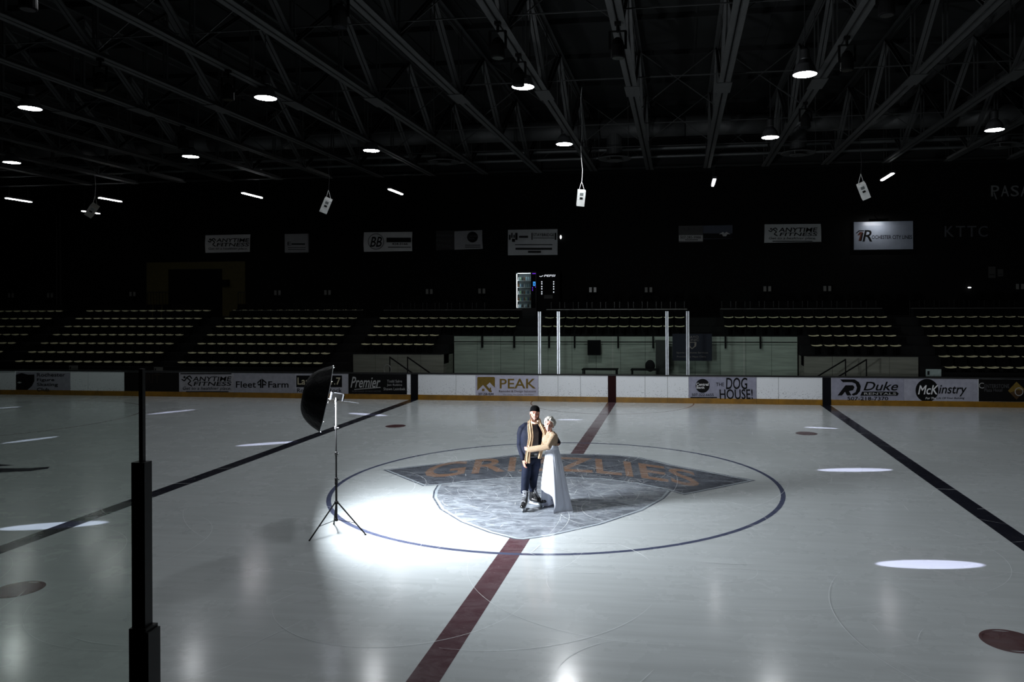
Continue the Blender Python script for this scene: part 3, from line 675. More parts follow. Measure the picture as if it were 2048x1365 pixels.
for yi, ly in enumerate(LAMP_ROWS):
    for xi, lx in enumerate(LAMP_X):
        lev = LAMP_DIM[lx]
        lev *= {9.0: 1.55, 2.35: 1.0, -4.25: .66, -10.9: .36}[ly] * {(-1.18, 9.0): 1.6, (5.4, 9.0): 1.25, (-7.8, 9.0): 1.4, (-1.18, 2.35): 1.15, (-21.5, 9.0): 2.4, (-14.45, 9.0): 1.7}.get((lx, ly), 1)
        t = thing('high_bay_lamp', 'round bright white ceiling lamp, %s from the left in the %s row' % (ord_nm[xi], row_nm[ly]), 'ceiling lamp', (lx, ly, LAMP_Z), 'round high-bay lamps over the ice')
        if lamp_proto is None:
            lamp_proto = []
            for nm, prof, m in (('reflector', [(.275, 0), (.285, .01), (.20, .22), (.10, .34), (.09, .33), (.19, .21), (.262, .012)], REFL), ('ballast_housing', [(.09, .33), (.11, .36), (.11, .56), (.06, .62)], HOUSE)):
                me = MB().lathe(prof, seg=28, closed=(nm == 'reflector')).mesh(nm, smooth=False); me.materials.append(m); lamp_proto.append((nm, me))
            me = MB().tube([(0, 0, .6), (0, 0, CEIL_Z-LAMP_Z)], .012, 8).mesh('hanger'); me.materials.append(HOUSE); lamp_proto.append(('hanger', me))
        for nm, me in lamp_proto:
            o = bpy.data.objects.new(nm, me); col.objects.link(o); o.parent = t
        key = round(lev, 3)
        if key not in LENS:
            me = MB().add([(.262*math.cos(-q*PI/12), .262*math.sin(-q*PI/12), 0) for q in range(24)], [tuple(range(24))]).mesh('lens'); me.materials.append(mat('lamp_glow_%s' % key, (250, 252, 255), .4, emit=LAMP_LEVEL*lev, ecol=(248, 252, 255), var=0)); LENS[key] = me
        o = bpy.data.objects.new('lens', LENS[key]); col.objects.link(o); o.parent = t; o.location = (0, 0, .004)
        if (lx, ly) in POOLS:                         # the lamp's narrow main beam, a long pool on the ice below
            (x0, y0), (x1, y1) = POOLS[(lx, ly)]
            a, b = onZ(x0, y0), onZ(x1, y1); c = (a + b)/2; L = np.linalg.norm(b - a)
            sd = bpy.data.lights.new('beam', 'SPOT'); so = bpy.data.objects.new('lamp_beam', sd); col.objects.link(so); so.parent = t; so.location = (0, 0, -.02)
            src = np.array((lx, ly, LAMP_Z-.02)); zax = src - c; D = np.linalg.norm(zax); zax /= D
            xax = (b - a)/L; xax = xax - zax*(xax @ zax); xax /= np.linalg.norm(xax); yax = np.cross(zax, xax)
            half = math.atan(.58*L/D); sd.spot_size = 2*half; sd.spot_blend = .2
            sy = .23 if ly > -3 else .25
            m3 = Matrix(((xax[0], yax[0]*sy, zax[0]), (xax[1], yax[1]*sy, zax[1]), (xax[2], yax[2]*sy, zax[2])))
            so.matrix_basis = Matrix.Translation((0, 0, -.02)) @ m3.to_4x4()
            sd.energy = POOL_POWER*(.55 if lx < -10 else (.8 if lx < -5 else 1)); sd.color = (.74, .74, 1.0); sd.shadow_soft_size = .02

# ------------------------------------------------------------------ fluorescent strips over the far seats
TUBE = mat('tube_glow', (250, 252, 255), .4, emit=48.0, ecol=(250, 252, 255), var=0)
tube_lab = ['leftmost fluorescent strip high over the far seats', 'fluorescent strip behind the dim hanging speaker', 'fluorescent strip just right of the dim hanging speaker', 'fluorescent strip left of the second hanging speaker', 'fluorescent strip between the second and third hanging speakers', 'fluorescent strip seen end-on right of the centre', 'fluorescent strip beside the right hanging speaker']
TUBES = [(-28.95, 17.0, 1.5), (-29.27, 21.9, 1.3), (-24.58, 17.6, 1.5), (-17.14, 17.4, 1.7), (-10.18, 17.4, 1.7), (4.0, 17.1, 1.9), (10.96, 16.8, 1.8)]
for (x, y, L), lab in zip(TUBES, tube_lab):
    t = thing('strip_light', lab, 'strip light', (x, y, 8.8))
    MB().box((x-.09, y-L/2, 8.86), (x+.09, y+L/2, 8.95)).build('batten', HOUSE, t)
    for s in (-.03, .03): MB().tube([(x+s, y-L/2+.03, 8.83), (x+s, y+L/2-.03, 8.83)], .014, 6, cap=False).build('tube', TUBE, t)
    for s in (-1, 1): MB().tube([(x, y+s*L*.35, 8.95), (x, y+s*L*.35, CEIL_Z)], .008, 6).build('hanger_rod', HOUSE, t)

# ------------------------------------------------------------------ white loudspeakers hung from the trusses
SPK = mat('speaker_white', (205, 206, 204), .5); SPKD = mat('speaker_grille', (96, 100, 100), .7)
for (px, py, tw, lab, m2) in ((184, 421, .8, 'dim grey loudspeaker hanging at the far left', mat('speaker_dim', (120, 118, 110), .6)), (652, 411, .5, 'white loudspeaker hanging left of the centre lamps', SPK), (1162, 396, .10, 'bright white loudspeaker hanging from a long pale cord', SPK), (1727, 382, -.5, 'white loudspeaker hanging at the right', SPK)):
    Y = 10.6; c = onY(px, py, Y); t = thing('hanging_speaker', lab, 'loudspeaker', tuple(c))
    up = U0*math.cos(tw)*.9 + R0*math.sin(tw) - FW*.40; up /= np.linalg.norm(up); fr = -FW - U0*.5 + R0*math.sin(tw)*.3; fr -= up*(fr @ up); fr /= np.linalg.norm(fr); rt = np.cross(fr, up)
    MB().obox(c, (rt, fr, up), (.135, .115, .27)).build('cabinet', m2, t)
    MB().obox(c - up*.275, (rt, fr, up), (.12, .10, .01)).build('base_plate', SPKD, t)
    MB().obox(c + fr*.118 + up*.02, (rt, fr, up), (.05, .006, .035)).build('vent', BLACK, t)
    MB().obox(c + fr*.116 + up*.16, (rt, fr, up), (.06, .004, .05)).build('control_plate', SPKD, t)
    top = c + up*.27
    for s in (-1, 1): MB().tube([top + rt*.09*s, top + rt*.06*s + np.array((0, 0, .12)), top*[1, 1, 0] + [0, 0, c[2]+.55]], .007, 6).build('bail', m2, t)
    pts = [np.array((top[0] + .03*math.sin(k*1.7), top[1], c[2]+.5 + (CEIL_Z-c[2]-.5)*k/8)) for k in range(9)]
    MB().tube(pts, .009, 6).build('cord', SPK if px == 1162 else CHARCOAL, t)

# ------------------------------------------------------------------ black stage lights clamped to the trusses
LENSB = mat('stage_lens', (20, 21, 24), .15, coat=.3); STB = mat('stage_black', (4, 4, 4), .8, spec=.1)
stage = [(158, 10, 'black stage light at the top left corner'), (250, 158, 'black stage light below the leftmost truss'), (528, 178, 'black stage light covering part of a lamp at left'), (792, 22, 'black stage light at the top, left of centre'), (1022, 92, 'black stage light on the truss left of centre'), (1076, 150, 'black stage light covering part of the centre lamp'), (1266, 92, 'black stage light on the truss right of centre'), (1606, 240, 'black stage light above a far lamp at right'), (1684, 120, 'black stage light right of the large right lamp'), (1745, 6, 'black stage light at the top right'), (36, 208, 'black stage light at the far left edge'), (305, 286, 'black stage light low on the left trusses')]
st0 = None
for px, py, lab in stage:
    X, Y, Z = onZ(px, py, 8.72); X = min(TR_X, key=lambda q: abs(q-X)); Y -= .45*(px == 158); t = thing('stage_light', lab, 'stage light', (X, Y, Z))
    if st0 is None:
        st0 = []
        for nm, mb, m in (('lamp_head', MB().lathe([(.06, -.22), (.125, -.22), (.135, -.20), (.13, .02), (.10, .12), (.05, .17), (.03, .17)], seg=18), STB), ('front_lens', MB().lathe([(.11, -.225), (.11, -.215), (.01, -.213)], seg=18), LENSB),
                          ('yoke', MB().bar((-.155, 0, -.05), (-.155, 0, .30), .02, .05).bar((.155, 0, -.05), (.155, 0, .30), .02, .05).bar((-.165, 0, .30), (.165, 0, .30), .05, .02), STB), ('clamp', MB().tube([(0, 0, .30), (0, 0, .50)], .03, 8).box((-.06, -.05, .42), (.06, .05, .5)), STB)):
            me = mb.mesh(nm, smooth=False); me.materials.append(m); st0.append((nm, me))
    for nm, me in st0:
        o = bpy.data.objects.new(nm, me); col.objects.link(o); o.parent = t

# ================================================================== GRANDSTAND
NR, RY0, TR, RZ0, RR = 7, 16.2, .72, 1.16, .385
rowY = lambda k: RY0 + TR*k
rowZ = lambda k: RZ0 + RR*k
stand = thing('grandstand', 'black stepped stand rising behind the far boards', 'grandstand', (0, 15.8, 0), kind='structure')
LEFT, RIGHT = -46.0, 30.0
spans = {0: [(LEFT, -12.2), (12.3, RIGHT)], 1: [(LEFT, -12.2), (12.3, RIGHT)], 2: [(LEFT, -7.9), (7.7, RIGHT)], 3: [(LEFT, -7.9), (7.7, RIGHT)], 4: [(LEFT, RIGHT)], 5: [(LEFT, RIGHT)], 6: [(LEFT, RIGHT)]}
for k in range(NR):
    for a, b in spans[k]:
        MB().box((a, rowY(k)-.40, max(0, rowZ(k)-.42-.45)), (b, rowY(k)+TR-.40, rowZ(k)-.42)).build('step', CONCRETE, stand)
for a, b in spans[0]: MB().box((a, 15.68, 0), (b, 15.78, .98)).build('front_wall', DARKWALL, stand)
upz = rowZ(6)-.42+.0
MB().box((LEFT, rowY(6)+TR-.40, upz-.3), (RIGHT, WALL_Y, upz)).build('walkway', CONCRETE, stand)
# pale wall below the middle seats, with shallow panels
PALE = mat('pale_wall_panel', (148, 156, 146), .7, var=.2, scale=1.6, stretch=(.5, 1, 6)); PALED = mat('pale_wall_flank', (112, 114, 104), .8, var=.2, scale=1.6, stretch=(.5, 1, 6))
cw = thing('wall_under_seats', 'pale grey-green panelled wall under the middle seats', 'wall', (0, rowY(4)-.45, 0), kind='structure')
xs = np.linspace(-7.85, 7.65, 15)
for a, b in zip(xs[:-1], xs[1:]):
    for z0, z1 in ((0, .76), (.765, 1.52), (1.525, rowZ(4)-.46)):
        MB().box((a+.006, rowY(4)-.46, z0), (b-.006, rowY(4)-.40, z1)).build('panel', PALE, cw)
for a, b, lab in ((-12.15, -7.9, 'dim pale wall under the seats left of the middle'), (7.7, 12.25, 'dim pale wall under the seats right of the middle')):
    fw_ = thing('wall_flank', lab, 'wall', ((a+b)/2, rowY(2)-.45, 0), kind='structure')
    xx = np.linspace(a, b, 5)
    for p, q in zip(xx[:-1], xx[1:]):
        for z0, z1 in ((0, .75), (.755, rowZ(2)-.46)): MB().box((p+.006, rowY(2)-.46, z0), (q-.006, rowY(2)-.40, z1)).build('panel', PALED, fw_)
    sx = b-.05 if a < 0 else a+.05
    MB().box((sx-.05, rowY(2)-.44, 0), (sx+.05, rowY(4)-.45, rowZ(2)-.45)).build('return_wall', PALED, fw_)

# seats
SEAT = mat('seat_tan', (205, 200, 162), .5, var=.2, scale=5); SEATB = mat('seat_black', (8, 8, 8), .9, spec=.05)
sm = MB(); G = []
for i in range(7):
    u = -1 + i/3.0; G.append([(u*.215, v_, .012*u*u*1.6 + .02*max(0, -(v_+.12))*0 + (.03*max(0, v_-.05)) - .010*(1-u*u) - (.03 if v_ < -.185 else 0)) for v_ in (-.20, -.18, -.08, .05, .17)])
sm.grid([list(r) for r in G]); sm.grid([[(p[0], p[1], p[2]-.018) for p in r][::-1] for r in G], 1)
sm.box((-.03, -.10, -.42), (.03, .12, -.03), 1)
sm.grid([[(u*.21, .19+.05*w_+.02*u*u*-1, .02+.30*w_) for w_ in (0, .5, 1)] for u in (-1, -.5, 0, .5, 1)], 1)
sm.grid([[(u*.21, .215+.05*w_-.02*u*u, .02+.30*w_) for w_ in (1, .5, 0)] for u in (-1, -.5, 0, .5, 1)], 1)
seat_me = sm.mesh('stand_seat'); seat_me.materials.append(SEAT); seat_me.materials.append(SEATB)
SEC = {'leftmost': (-36.0, -29.55, 0, 6), 'second': (-28.25, -21.15, 0, 6), 'third': (-20.0, -13.0, 0, 6), 'fourth': (-11.9, -8.4, 2, 5), 'fifth': (-8.4, -4.95, 4, 5), 'sixth': (-3.76, 2.80, 4, 5), 'seventh': (4.5, 8.0, 4, 5), 'eighth': (8.0, 11.7, 2, 5), 'rightmost': (12.85, 18.6, 0, 5)}
rown = ['front', 'second', 'third', 'fourth', 'fifth', 'sixth', 'top']
allseats = []
for nm, (a, b, k0, k1) in SEC.items():
    n = int(round((b-a)/.505)); p = (b-a)/n
    for k in range(k0, k1+1):
        for j in range(n):
            x = a + p*(j+.5); y = rowY(k); d = np.array((x, y, rowZ(k))) - CAM; dep = d @ FW; px = PX + F*(d @ RV)/dep
            if px < -30 or px > 2085: continue
            allseats.append((dep, nm, k, x, y, (ORD[n-1-j] + ' from right') if nm == 'leftmost' else (ORD[j] + ' from left')))
allseats.sort()
rest = MB()
for i, (dep, nm, k, x, y, pl) in enumerate(allseats):
    if i < 300:
        o = bpy.data.objects.new('stand_seat', seat_me); col.objects.link(o); o.location = (x, y, rowZ(k))
        tag(o, 'tan-edged seat, %s in the %s row, %s stand block' % (pl, rown[k], nm), 'seat', '%s row of the %s stand block' % (rown[k], nm))
    else:
        rest.add([(v_.co[0]+x, v_.co[1]+y, v_.co[2]+rowZ(k)) for v_ in seat_me.vertices], [tuple(q.vertices) for q in seat_me.polygons]); rest.m[-len(seat_me.polygons):] = [q.material_index for q in seat_me.polygons]
if rest.v: tag(rest.build('stand_seat', [SEAT, SEATB]), 'more distant tan-edged seats in the far stand', 'seats', kind='stuff')
# ledge with a row of black chairs along the top of the middle blocks
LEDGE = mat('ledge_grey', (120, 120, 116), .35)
for a, b, lab in ((-20.0, -13.0, 'thin grey ledge above the third seat block from the left'), (-11.9, -4.95, 'thin grey ledge above the seats left of the middle'), (-3.76, 2.9, 'bright thin ledge above the middle seats'), (4.4, 11.6, 'thin grey ledge above the seats right of the middle'), (12.85, 18.6, 'thin grey ledge above the right seat block')):
    t = thing('ledge', lab, 'ledge', ((a+b)/2, rowY(6)-.3, rowZ(6)-.42))
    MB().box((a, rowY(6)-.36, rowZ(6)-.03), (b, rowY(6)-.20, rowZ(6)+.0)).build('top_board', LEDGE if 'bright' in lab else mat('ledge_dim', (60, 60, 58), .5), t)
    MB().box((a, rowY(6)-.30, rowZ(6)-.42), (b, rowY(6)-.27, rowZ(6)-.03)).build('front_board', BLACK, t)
    n = int((b-a)/.62)
    for j in range(n):
        x = a + (b-a)*(j+.5)/n
        if -6.9 < x < -4.2: continue
        c = thing('ledge_chair', 'black chair, %s along the %s' % (ORD[j], lab), 'chair', (x, rowY(6)+.12, rowZ(6)-.42), 'black chairs behind the %s' % lab)
        if (a, j) == (-20.0, 0):
            cp = []
            for nm, mb in (('seat', MB().box((-.2, -.2, .42), (.2, .2, .46))), ('backrest', MB().box((-.2, .17, .48), (.2, .2, .72))), ('frame', MB().box((-.22, .17, 0), (-.19, .2, .76)).box((.19, .17, 0), (.22, .2, .76)).box((-.2, -.2, 0), (-.17, -.17, .42)).box((.17, -.2, 0), (.2, -.17, .42)))):
                me = mb.mesh(nm); me.materials.append(SEATB if nm != 'frame' else CHARCOAL); cp.append((nm, me))
        for nm, me in cp:
            o = bpy.data.objects.new(nm, me); col.objects.link(o); o.parent = c
# wall rail with brackets on the pale wall
t = thing('wall_rail', 'dark rail on short brackets along the pale wall', 'rail', (0, rowY(4)-.62, 1.95))
MB().tube([(-7.8, rowY(4)-.62, 2.0), (7.6, rowY(4)-.62, 2.0)], .02, 8).build('bar', BLACK, t)
for px in (964, 1028, 1098, 1149, 1236, 1306, 1451, 1521):
    x = onY(px, 690, rowY(4)-.6)[0]; MB().box((x-.03, rowY(4)-.64, 1.72), (x+.03, rowY(4)-.46, 2.26)).build('bracket', BLACK, t)
# stairs with sloping rails in the gaps beside the pale wall, and coiled hoses
for sgn, x0, lab in ((1, -9.9, 'left'), (-1, 9.9, 'right')):
    t = thing('stair_rail', 'pair of dark sloping stair rails at the %s of the pale wall' % lab, 'handrail', (x0, 15.6, 0))
    for dx in (0, .8):
        a = np.array((x0 + sgn*dx, 15.9, 1.45)); b = a + np.array((sgn*1.7, -.6, -.95)); MB().tube([a, b], .03, 8).build('rail', BLACK, t)
        MB().tube([a, (a[0], a[1], .0)], .025, 8).build('post', BLACK, t)
    hx = x0 + (.05 if sgn > 0 else .35); h = thing('hose', 'white looped hose hanging at the %s stair rail' % lab, 'hose', (hx, 15.55, .4))
    MB().tube([(hx+.16*math.cos(k*.35), 15.5+.01*k*.1, .95-.5*(lab == 'right')+.2*math.sin(k*.35)) for k in range(-4, 14)] + [(hx-.05, 15.52, .3), (hx-.05, 15.52, .0)], .02, 8).build('loop', mat('hose_white', (120, 122, 118), .5), h)
# things behind the glass of the timekeepers' box
for (x0, y0, x1, y1, Y, dp, nm, lab) in ((1175, 681, 1201, 711, 18.15, .12, 'wall_monitor', 'black monitor on the pale wall between the bright posts'),):
    a, b = onY(x0, y1, Y), onY(x1, y0, Y); t = thing(nm, lab, 'monitor', ((a[0]+b[0])/2, Y, a[2]))
    MB().box((a[0], Y, a[2]), (b[0], Y+dp, b[2])).build('case', BLACK, t); MB().box((a[0]+.04, Y-.006, a[2]+.05), (b[0]-.04, Y, b[2]-.04)).build('screen', mat('dead_screen', (14, 15, 17), .8, spec=.05), t); MB().box(((a[0]+b[0])/2-.06, Y+dp, a[2]+.1), ((a[0]+b[0])/2+.06, rowY(4)-.46, b[2]-.1)).build('bracket', BLACK, t)
for px0, px1, lab in ((1165, 1236, 'low black timekeeping table behind the glass, left'), (1262, 1318, 'low black timekeeping table behind the glass, right')):
    a, b = onY(px0, 748, 14.0)[0], onY(px1, 748, 14.0)[0]; t = thing('table', lab, 'table', ((a+b)/2, 14.0, 0))
    MB().box((a, 13.7, 1.14), (b, 14.3, 1.18)).build('tabletop', BLACK, t)
    for x in (a+.05, b-.05):
        for y in (13.75, 14.25): MB().box((x-.025, y-.025, 0), (x+.025, y+.025, 1.14)).build('leg', BLACK, t)
c = onY(1300, 742, 14.9); t = thing('office_chair', 'black chair with rounded back behind the far boards', 'chair', (c[0], 14.9, 0))
MB().ball((c[0], 15.0, 1.22), (.2, .05, .24)).build('backrest', BLACK, t, smooth=True); MB().ball((c[0], 14.8, .8), (.22, .22, .05)).build('seat', BLACK, t, smooth=True); MB().tube([(c[0], 14.85, .1), (c[0], 14.85, .78)], .03).build('column', BLACK, t)
for a_ in range(5): MB().bar((c[0], 14.85, .1), (c[0]+.28*math.cos(a_*1.257), 14.85+.28*math.sin(a_*1.257), .04), .035).build('foot', BLACK, t)
dk = onY(1316, 720, 18.0); t = tag(MB().box((dk[0]-.10, 17.9, 0), (dk[0]+.45, 18.2, 2.05)).box((dk[0]-.12, 17.88, 2.05), (dk[0]+.47, 18.22, 2.1)).build('locker', mat('locker_dark', (22, 24, 22), .6), origin=(dk[0]+.17, 18.05, 0)), 'tall dark locker against the pale wall by the right posts', 'locker')
# navy banner on the pale wall
a, b = onY(1345, 722, 17.9), onY(1424, 668, 17.9); t = thing('wall_banner', 'navy banner with white shield beside the right bright posts', 'banner', ((a[0]+b[0])/2, 17.9, a[2]))
MB().box((a[0], 17.9, a[2]), (b[0], 17.93, b[2])).build('cloth', mat('navy_cloth', (14, 18, 34), .8), t)
for body, x0, y0, x1, y1 in (('MAYO', 1374, 672, 1397, 677), ('CLINIC', 1371, 678, 1398, 682.6), ('Sports Medicine Services', 1353, 704, 1416, 708.4), ('Provided by Mayo Clinic', 1354, 712, 1412, 716.4)):
    print_on([('t', 'g2', body, x0, y0, x1, y1, 0.0, 0.0)], 17.9, t, .002)
print_on([('poly', 'g2', p) for p in ([(1376,685),(1380,684),(1380,692),(1384,697),(1384,699),(1377,693)], [(1393,685),(1389,684),(1389,692),(1384,697),(1384,699),(1392,693)], [(1380,684.5),(1389,684.5),(1389,686),(1380,686)])], 17.9, t, .002)
for s in (-1, 1): MB().bar(((a[0]+b[0])/2+s*.6, 17.915, b[2]), ((a[0]+b[0])/2+s*.6, rowY(4)-.46, b[2]+.02), .02).build('tie', BLACK, t)
# small plates on the front of the stand
for px, py, wd, lab, rgb in ((147, 736, 12, 'small pale plate on the stand front above the leftmost white boards', (96, 96, 92)), (317, 739.4, 12, 'small pale plate on the stand front above the black advert', (96, 96, 92)), (1867, 746, 16, 'small pale plate with dark letter above the black disc advert', (150, 165, 162))):
    c = onY(px, py, 15.67); h = wd/48
    t = thing('plate', lab, 'sign', tuple(c)); MB().box((c[0]-h*.85, 15.655, c[2]-h*.42), (c[0]+h*.85, 15.68, c[2]+h*.42)).build('panel', mat('plate_%d' % px, rgb, .5), t)
    MB().box((c[0]-h*.7, 15.651, c[2]-h*.25), (c[0]-h*.45, 15.6545, c[2]+h*.2)).build('mark', INK['dk'], t)

# ================================================================== GLASS ABOVE THE BOARDS
GL = glass_mat('shield_glass', (.93, .97, .95), .0)
for px, lab in ((1078.5, 'leftmost of four bright aluminium glass posts on the far boards'), (1116.5, 'second of four bright aluminium glass posts'), (1334, 'third of four bright aluminium glass posts'), (1375.5, 'rightmost of four bright aluminium glass posts')):
    x = onY(px, 690, HY)[0]; t = thing('glass_post', lab, 'post', (x, HY+.07, 1.05))
    for s in (-1, 1): MB().box((x+s*.036-.021, HY+.05, 1.05), (x+s*.036+.021, HY+.09, 3.43)).build('flange', ALU, t)
    MB().box((x-.02, HY+.06, 1.05), (x+.02, HY+.085, 3.42)).build('gasket', CHARCOAL, t)
gx = [onY(p, 690, HY)[0] for p in (890, 985, 1078.5, 1116.5, 1225, 1334, 1375.5, 1488, 1600)]
for i, (a, b) in enumerate(zip(gx[:-1], gx[1:])):
    o = MB().box((a+.03, HY+.062, 1.05), (b-.03, HY+.074, 3.40)).build('glass_pane', GL, boards)
    o['label'] = 'clear shield glass pane'

# near boards, post and glass beside the camera
near = t = thing('rink_boards', 'near rink boards below the camera', 'rink boards', (0, -HY, 0))
for k in range(10):
    MB().box((-12+k*2.44+.004, -HY-.06, .2), (-12+(k+1)*2.44-.004, -HY, 1.0)).build('board_panel', BW, t); MB().box((-12+k*2.44+.003, -HY-.05, 0), (-12+(k+1)*2.44-.003, -HY+.012, .2)).build('kick_plate', KICK, t)
MB().box((-12, -HY-.14, 1.0), (12.4, -HY+.02, 1.05)).build('cap_rail', CAP, t)
pc = onY(284.5, 1100, -HY-.05); x = pc[0]
t = thing('glass_post', 'black glass post rising in the left foreground', 'post', (x, -HY-.05, 1.05))
POSTM = mat('post_black', (7, 7, 8), .45, var=.1)
MB().box((x-.028, -HY-.07, 1.05), (x+.026, -HY-.03, onY(285, 924, -HY-.05)[2])).build('upright', POSTM, t)
MB().box((x-.020, -HY-.073, 1.05), (x+.018, -HY-.0701, onY(285, 930, -HY-.05)[2])).build('cover_strip', mat('post_strip', (10, 10, 11), .3), t)
zz = onY(285, 1258, -HY-.05)[2]
MB().box((x-.029, -HY-.085, 1.05), (x+.050, -HY-.02, zz)).build('sleeve', POSTM, t); MB().box((x-.029, -HY-.085, zz), (x+.040, -HY-.02, zz+.012)).build('sleeve_cap', POSTM, t)
MB().box((x-.008, -HY-.055, onY(285, 924, -HY-.05)[2]), (x+.008, -HY-.040, onY(285, 738, -HY-.05)[2])).build('glass_edge_seal', POSTM, t)
MB().box((x-2.9, -HY-.053, 1.06), (x-.008, -HY-.041, onY(285, 738, -HY-.05)[2])).build('glass_pane', glass_mat('near_glass', (.86, .90, .87), .01), near)['label'] = 'slightly green shield glass pane left of the foreground post'

# ================================================================== UPPER WALKWAY: signs, doorway, machines
def drape(q, Y, amp, seed, nx=14, nz=7):
    R = random.Random(seed); ph = [R.uniform(0, 6) for _ in range(6)]; (x0, y0), (x1, y1), (x2, y2), (x3, y3) = q; P = []
    for i in range(nz+1):
        v_ = i/nz; row = []
        for j in range(nx+1):
            u = j/nx; X = (x0*(1-u)+x1*u)*(1-v_) + (x3*(1-u)+x2*u)*v_; Yp = (y0*(1-u)+y1*u)*(1-v_) + (y3*(1-u)+y2*u)*v_
            p = onY(X, Yp, Y); edge = min(1, 4*v_*(1-v_)+.25)
            p[1] -= amp*(.6*math.sin(5*u+4*v_+ph[0]) + .5*math.sin(11*u-7*v_+ph[1]) + .3*math.sin(17*u+3*v_+ph[2]) + 1.2)*edge; row.append(p)
        P.append(row)
    return P
for bi, (q, rgb, cat, lab, items) in enumerate(BAN):
    Y = WALL_Y-.12; xs_ = [onY(p[0], p[1], Y) for p in q]; c = sum(xs_)/4
    t = thing('wall_banner' if cat == 'vinyl banner' else 'wall_sign', lab, cat, (c[0], Y, min(p[2] for p in xs_)))
    m = mat('banner_%d' % bi, tuple(min(235, int(q*1.8)) for q in rgb) if 'light' not in cat and max(rgb) > 60 else rgb, .28 if 'light' in cat else .5, var=.08, scale=2)
    if cat == 'vinyl banner':
        P = drape(q, Y, .03, bi); mb = MB().grid(P); mb.grid([[p+np.array((0, .008, 0)) for p in r][::-1] for r in P]); mb.build('cloth', m, t, smooth=True)
        for k in (0, 1): 
            e = xs_[k]; MB().bar(e, (e[0]+(-.1 if k == 0 else .1), WALL_Y, e[2]+.1), .012).build('tie', BLACK, t)
        print_on(items, Y-.075, t, .002)
    else:
        lo = [min(p[i] for p in xs_) for i in (0, 2)]; hi = [max(p[i] for p in xs_) for i in (0, 2)]
        MB().box((lo[0], Y, lo[1]), (hi[0], WALL_Y, hi[1])).build('panel', m, t); print_on(items, Y, t, .002)
# picture light over the bright sign: unseen small lamp, inferred from the highlight at the sign's top
t = thing('sign_lamp', 'small hooded lamp above the bright silver-blue sign', 'lamp', tuple(onY(1757, 440, 27.2)))
c = onY(1757, 440, 27.2); MB().obox(c, ((1,0,0),(0,.8,-.6),(0,.6,.8)), (.5, .06, .03)).build('hood', BLACK, t); MB().bar(c, (c[0], WALL_Y, c[2]+.3), .03).build('arm', BLACK, t)
al = bpy.data.lights.new('sign_glow', 'AREA'); al.shape = 'RECTANGLE'; al.size = .9; al.size_y = .08; al.energy = 9; ao = bpy.data.objects.new('sign_lamp_glow', al); col.objects.link(ao); ao.parent = t; ao.location = (0, .05, -.06); ao.rotation_euler = (math.radians(-38)+0, 0, 0); ao.rotation_euler = (math.radians(35), 0, 0)
# raised letters on the wall at the right
for body, x0, y0, x1, y1, nm, lab, rgb in (('KTTC', 1888, 452, 1978, 474, 'wall_lettering', 'dim grey raised letters on the wall right of the bright sign', (78, 80, 84)), ('PASA', 1981, 371, 2060, 393, 'wall_lettering', 'thin grey raised letters high at the right edge', (120, 122, 122))):
    Y = WALL_Y-.05; t = thing(nm, lab, 'lettering', (onY((x0+x1)/2, y1, Y)[0], Y, onY(x0, y1, Y)[2]))
    for ci, ch in enumerate(body):
        v, f = _T[(ch, 0.0, 0.0)]; st = (x1-x0)/len(body); a, b = onY(x0+st*ci+st*.08, y1, Y), onY(x0+st*ci+st*.88, y0, Y)
        V = [(a[0]+(b[0]-a[0])*p[0], Y, a[2]+(b[2]-a[2])*p[1]) for p in v]; V2 = [(p[0], WALL_Y-.005, p[2]) for p in V]
        mb = MB().add(V, f).add(V2, [tuple(reversed(q)) for q in f]); E_ = {}
        for q in f:
            for i in range(len(q)):
                k_ = (q[i], q[(i+1) % len(q)])
                if (k_[1], k_[0]) in E_: del E_[(k_[1], k_[0])]
                else: E_[k_] = 1
        n_ = len(V); mb.f += [(k_[1], k_[0], k_[0]+n_, k_[1]+n_) for k_ in E_]; mb.m += [0]*len(E_)
        if body == 'PASA' and ci == 0: mb.bar(onY(1988, 385, Y), onY(1993, 399, Y), .06, .045)
        mb.build('letter', mat('letters_'+body, rgb, .5), t)
# doorway with khaki surround
KH = mat('khaki_wall', (76, 68, 30), .8); a, b = onY(294, 618, WALL_Y-.05), onY(490, 523, WALL_Y-.05)
t = thing('door_1', 'khaki wall panel framing a dark open doorway at upper left', 'doorway', ((a[0]+b[0])/2, WALL_Y-.05, a[2]), kind='structure')
da, db = onY(337, 616, WALL_Y-.05), onY(445, 538, WALL_Y-.05)
MB().box((a[0], WALL_Y-.08, upz), (da[0], WALL_Y, b[2])).build('surround', KH, t); MB().box((db[0], WALL_Y-.08, upz), (b[0], WALL_Y, b[2])).build('surround', KH, t); MB().box((da[0], WALL_Y-.08, db[2]), (db[0], WALL_Y, b[2])).build('lintel', KH, t)
for p, q in ((da[0], (da[0]+db[0])/2-.01), ((da[0]+db[0])/2+.01, db[0])): MB().box((p+.02, WALL_Y-.04, upz), (q-.02, WALL_Y, db[2])).build('door_leaf', BLACK, t)
MB().box((db[0]+.05, WALL_Y-.35, onY(450, 573, WALL_Y)[2]), (db[0]+.5, WALL_Y-.08, onY(450, 560, WALL_Y)[2])).build('exit_box', BLACK, t)
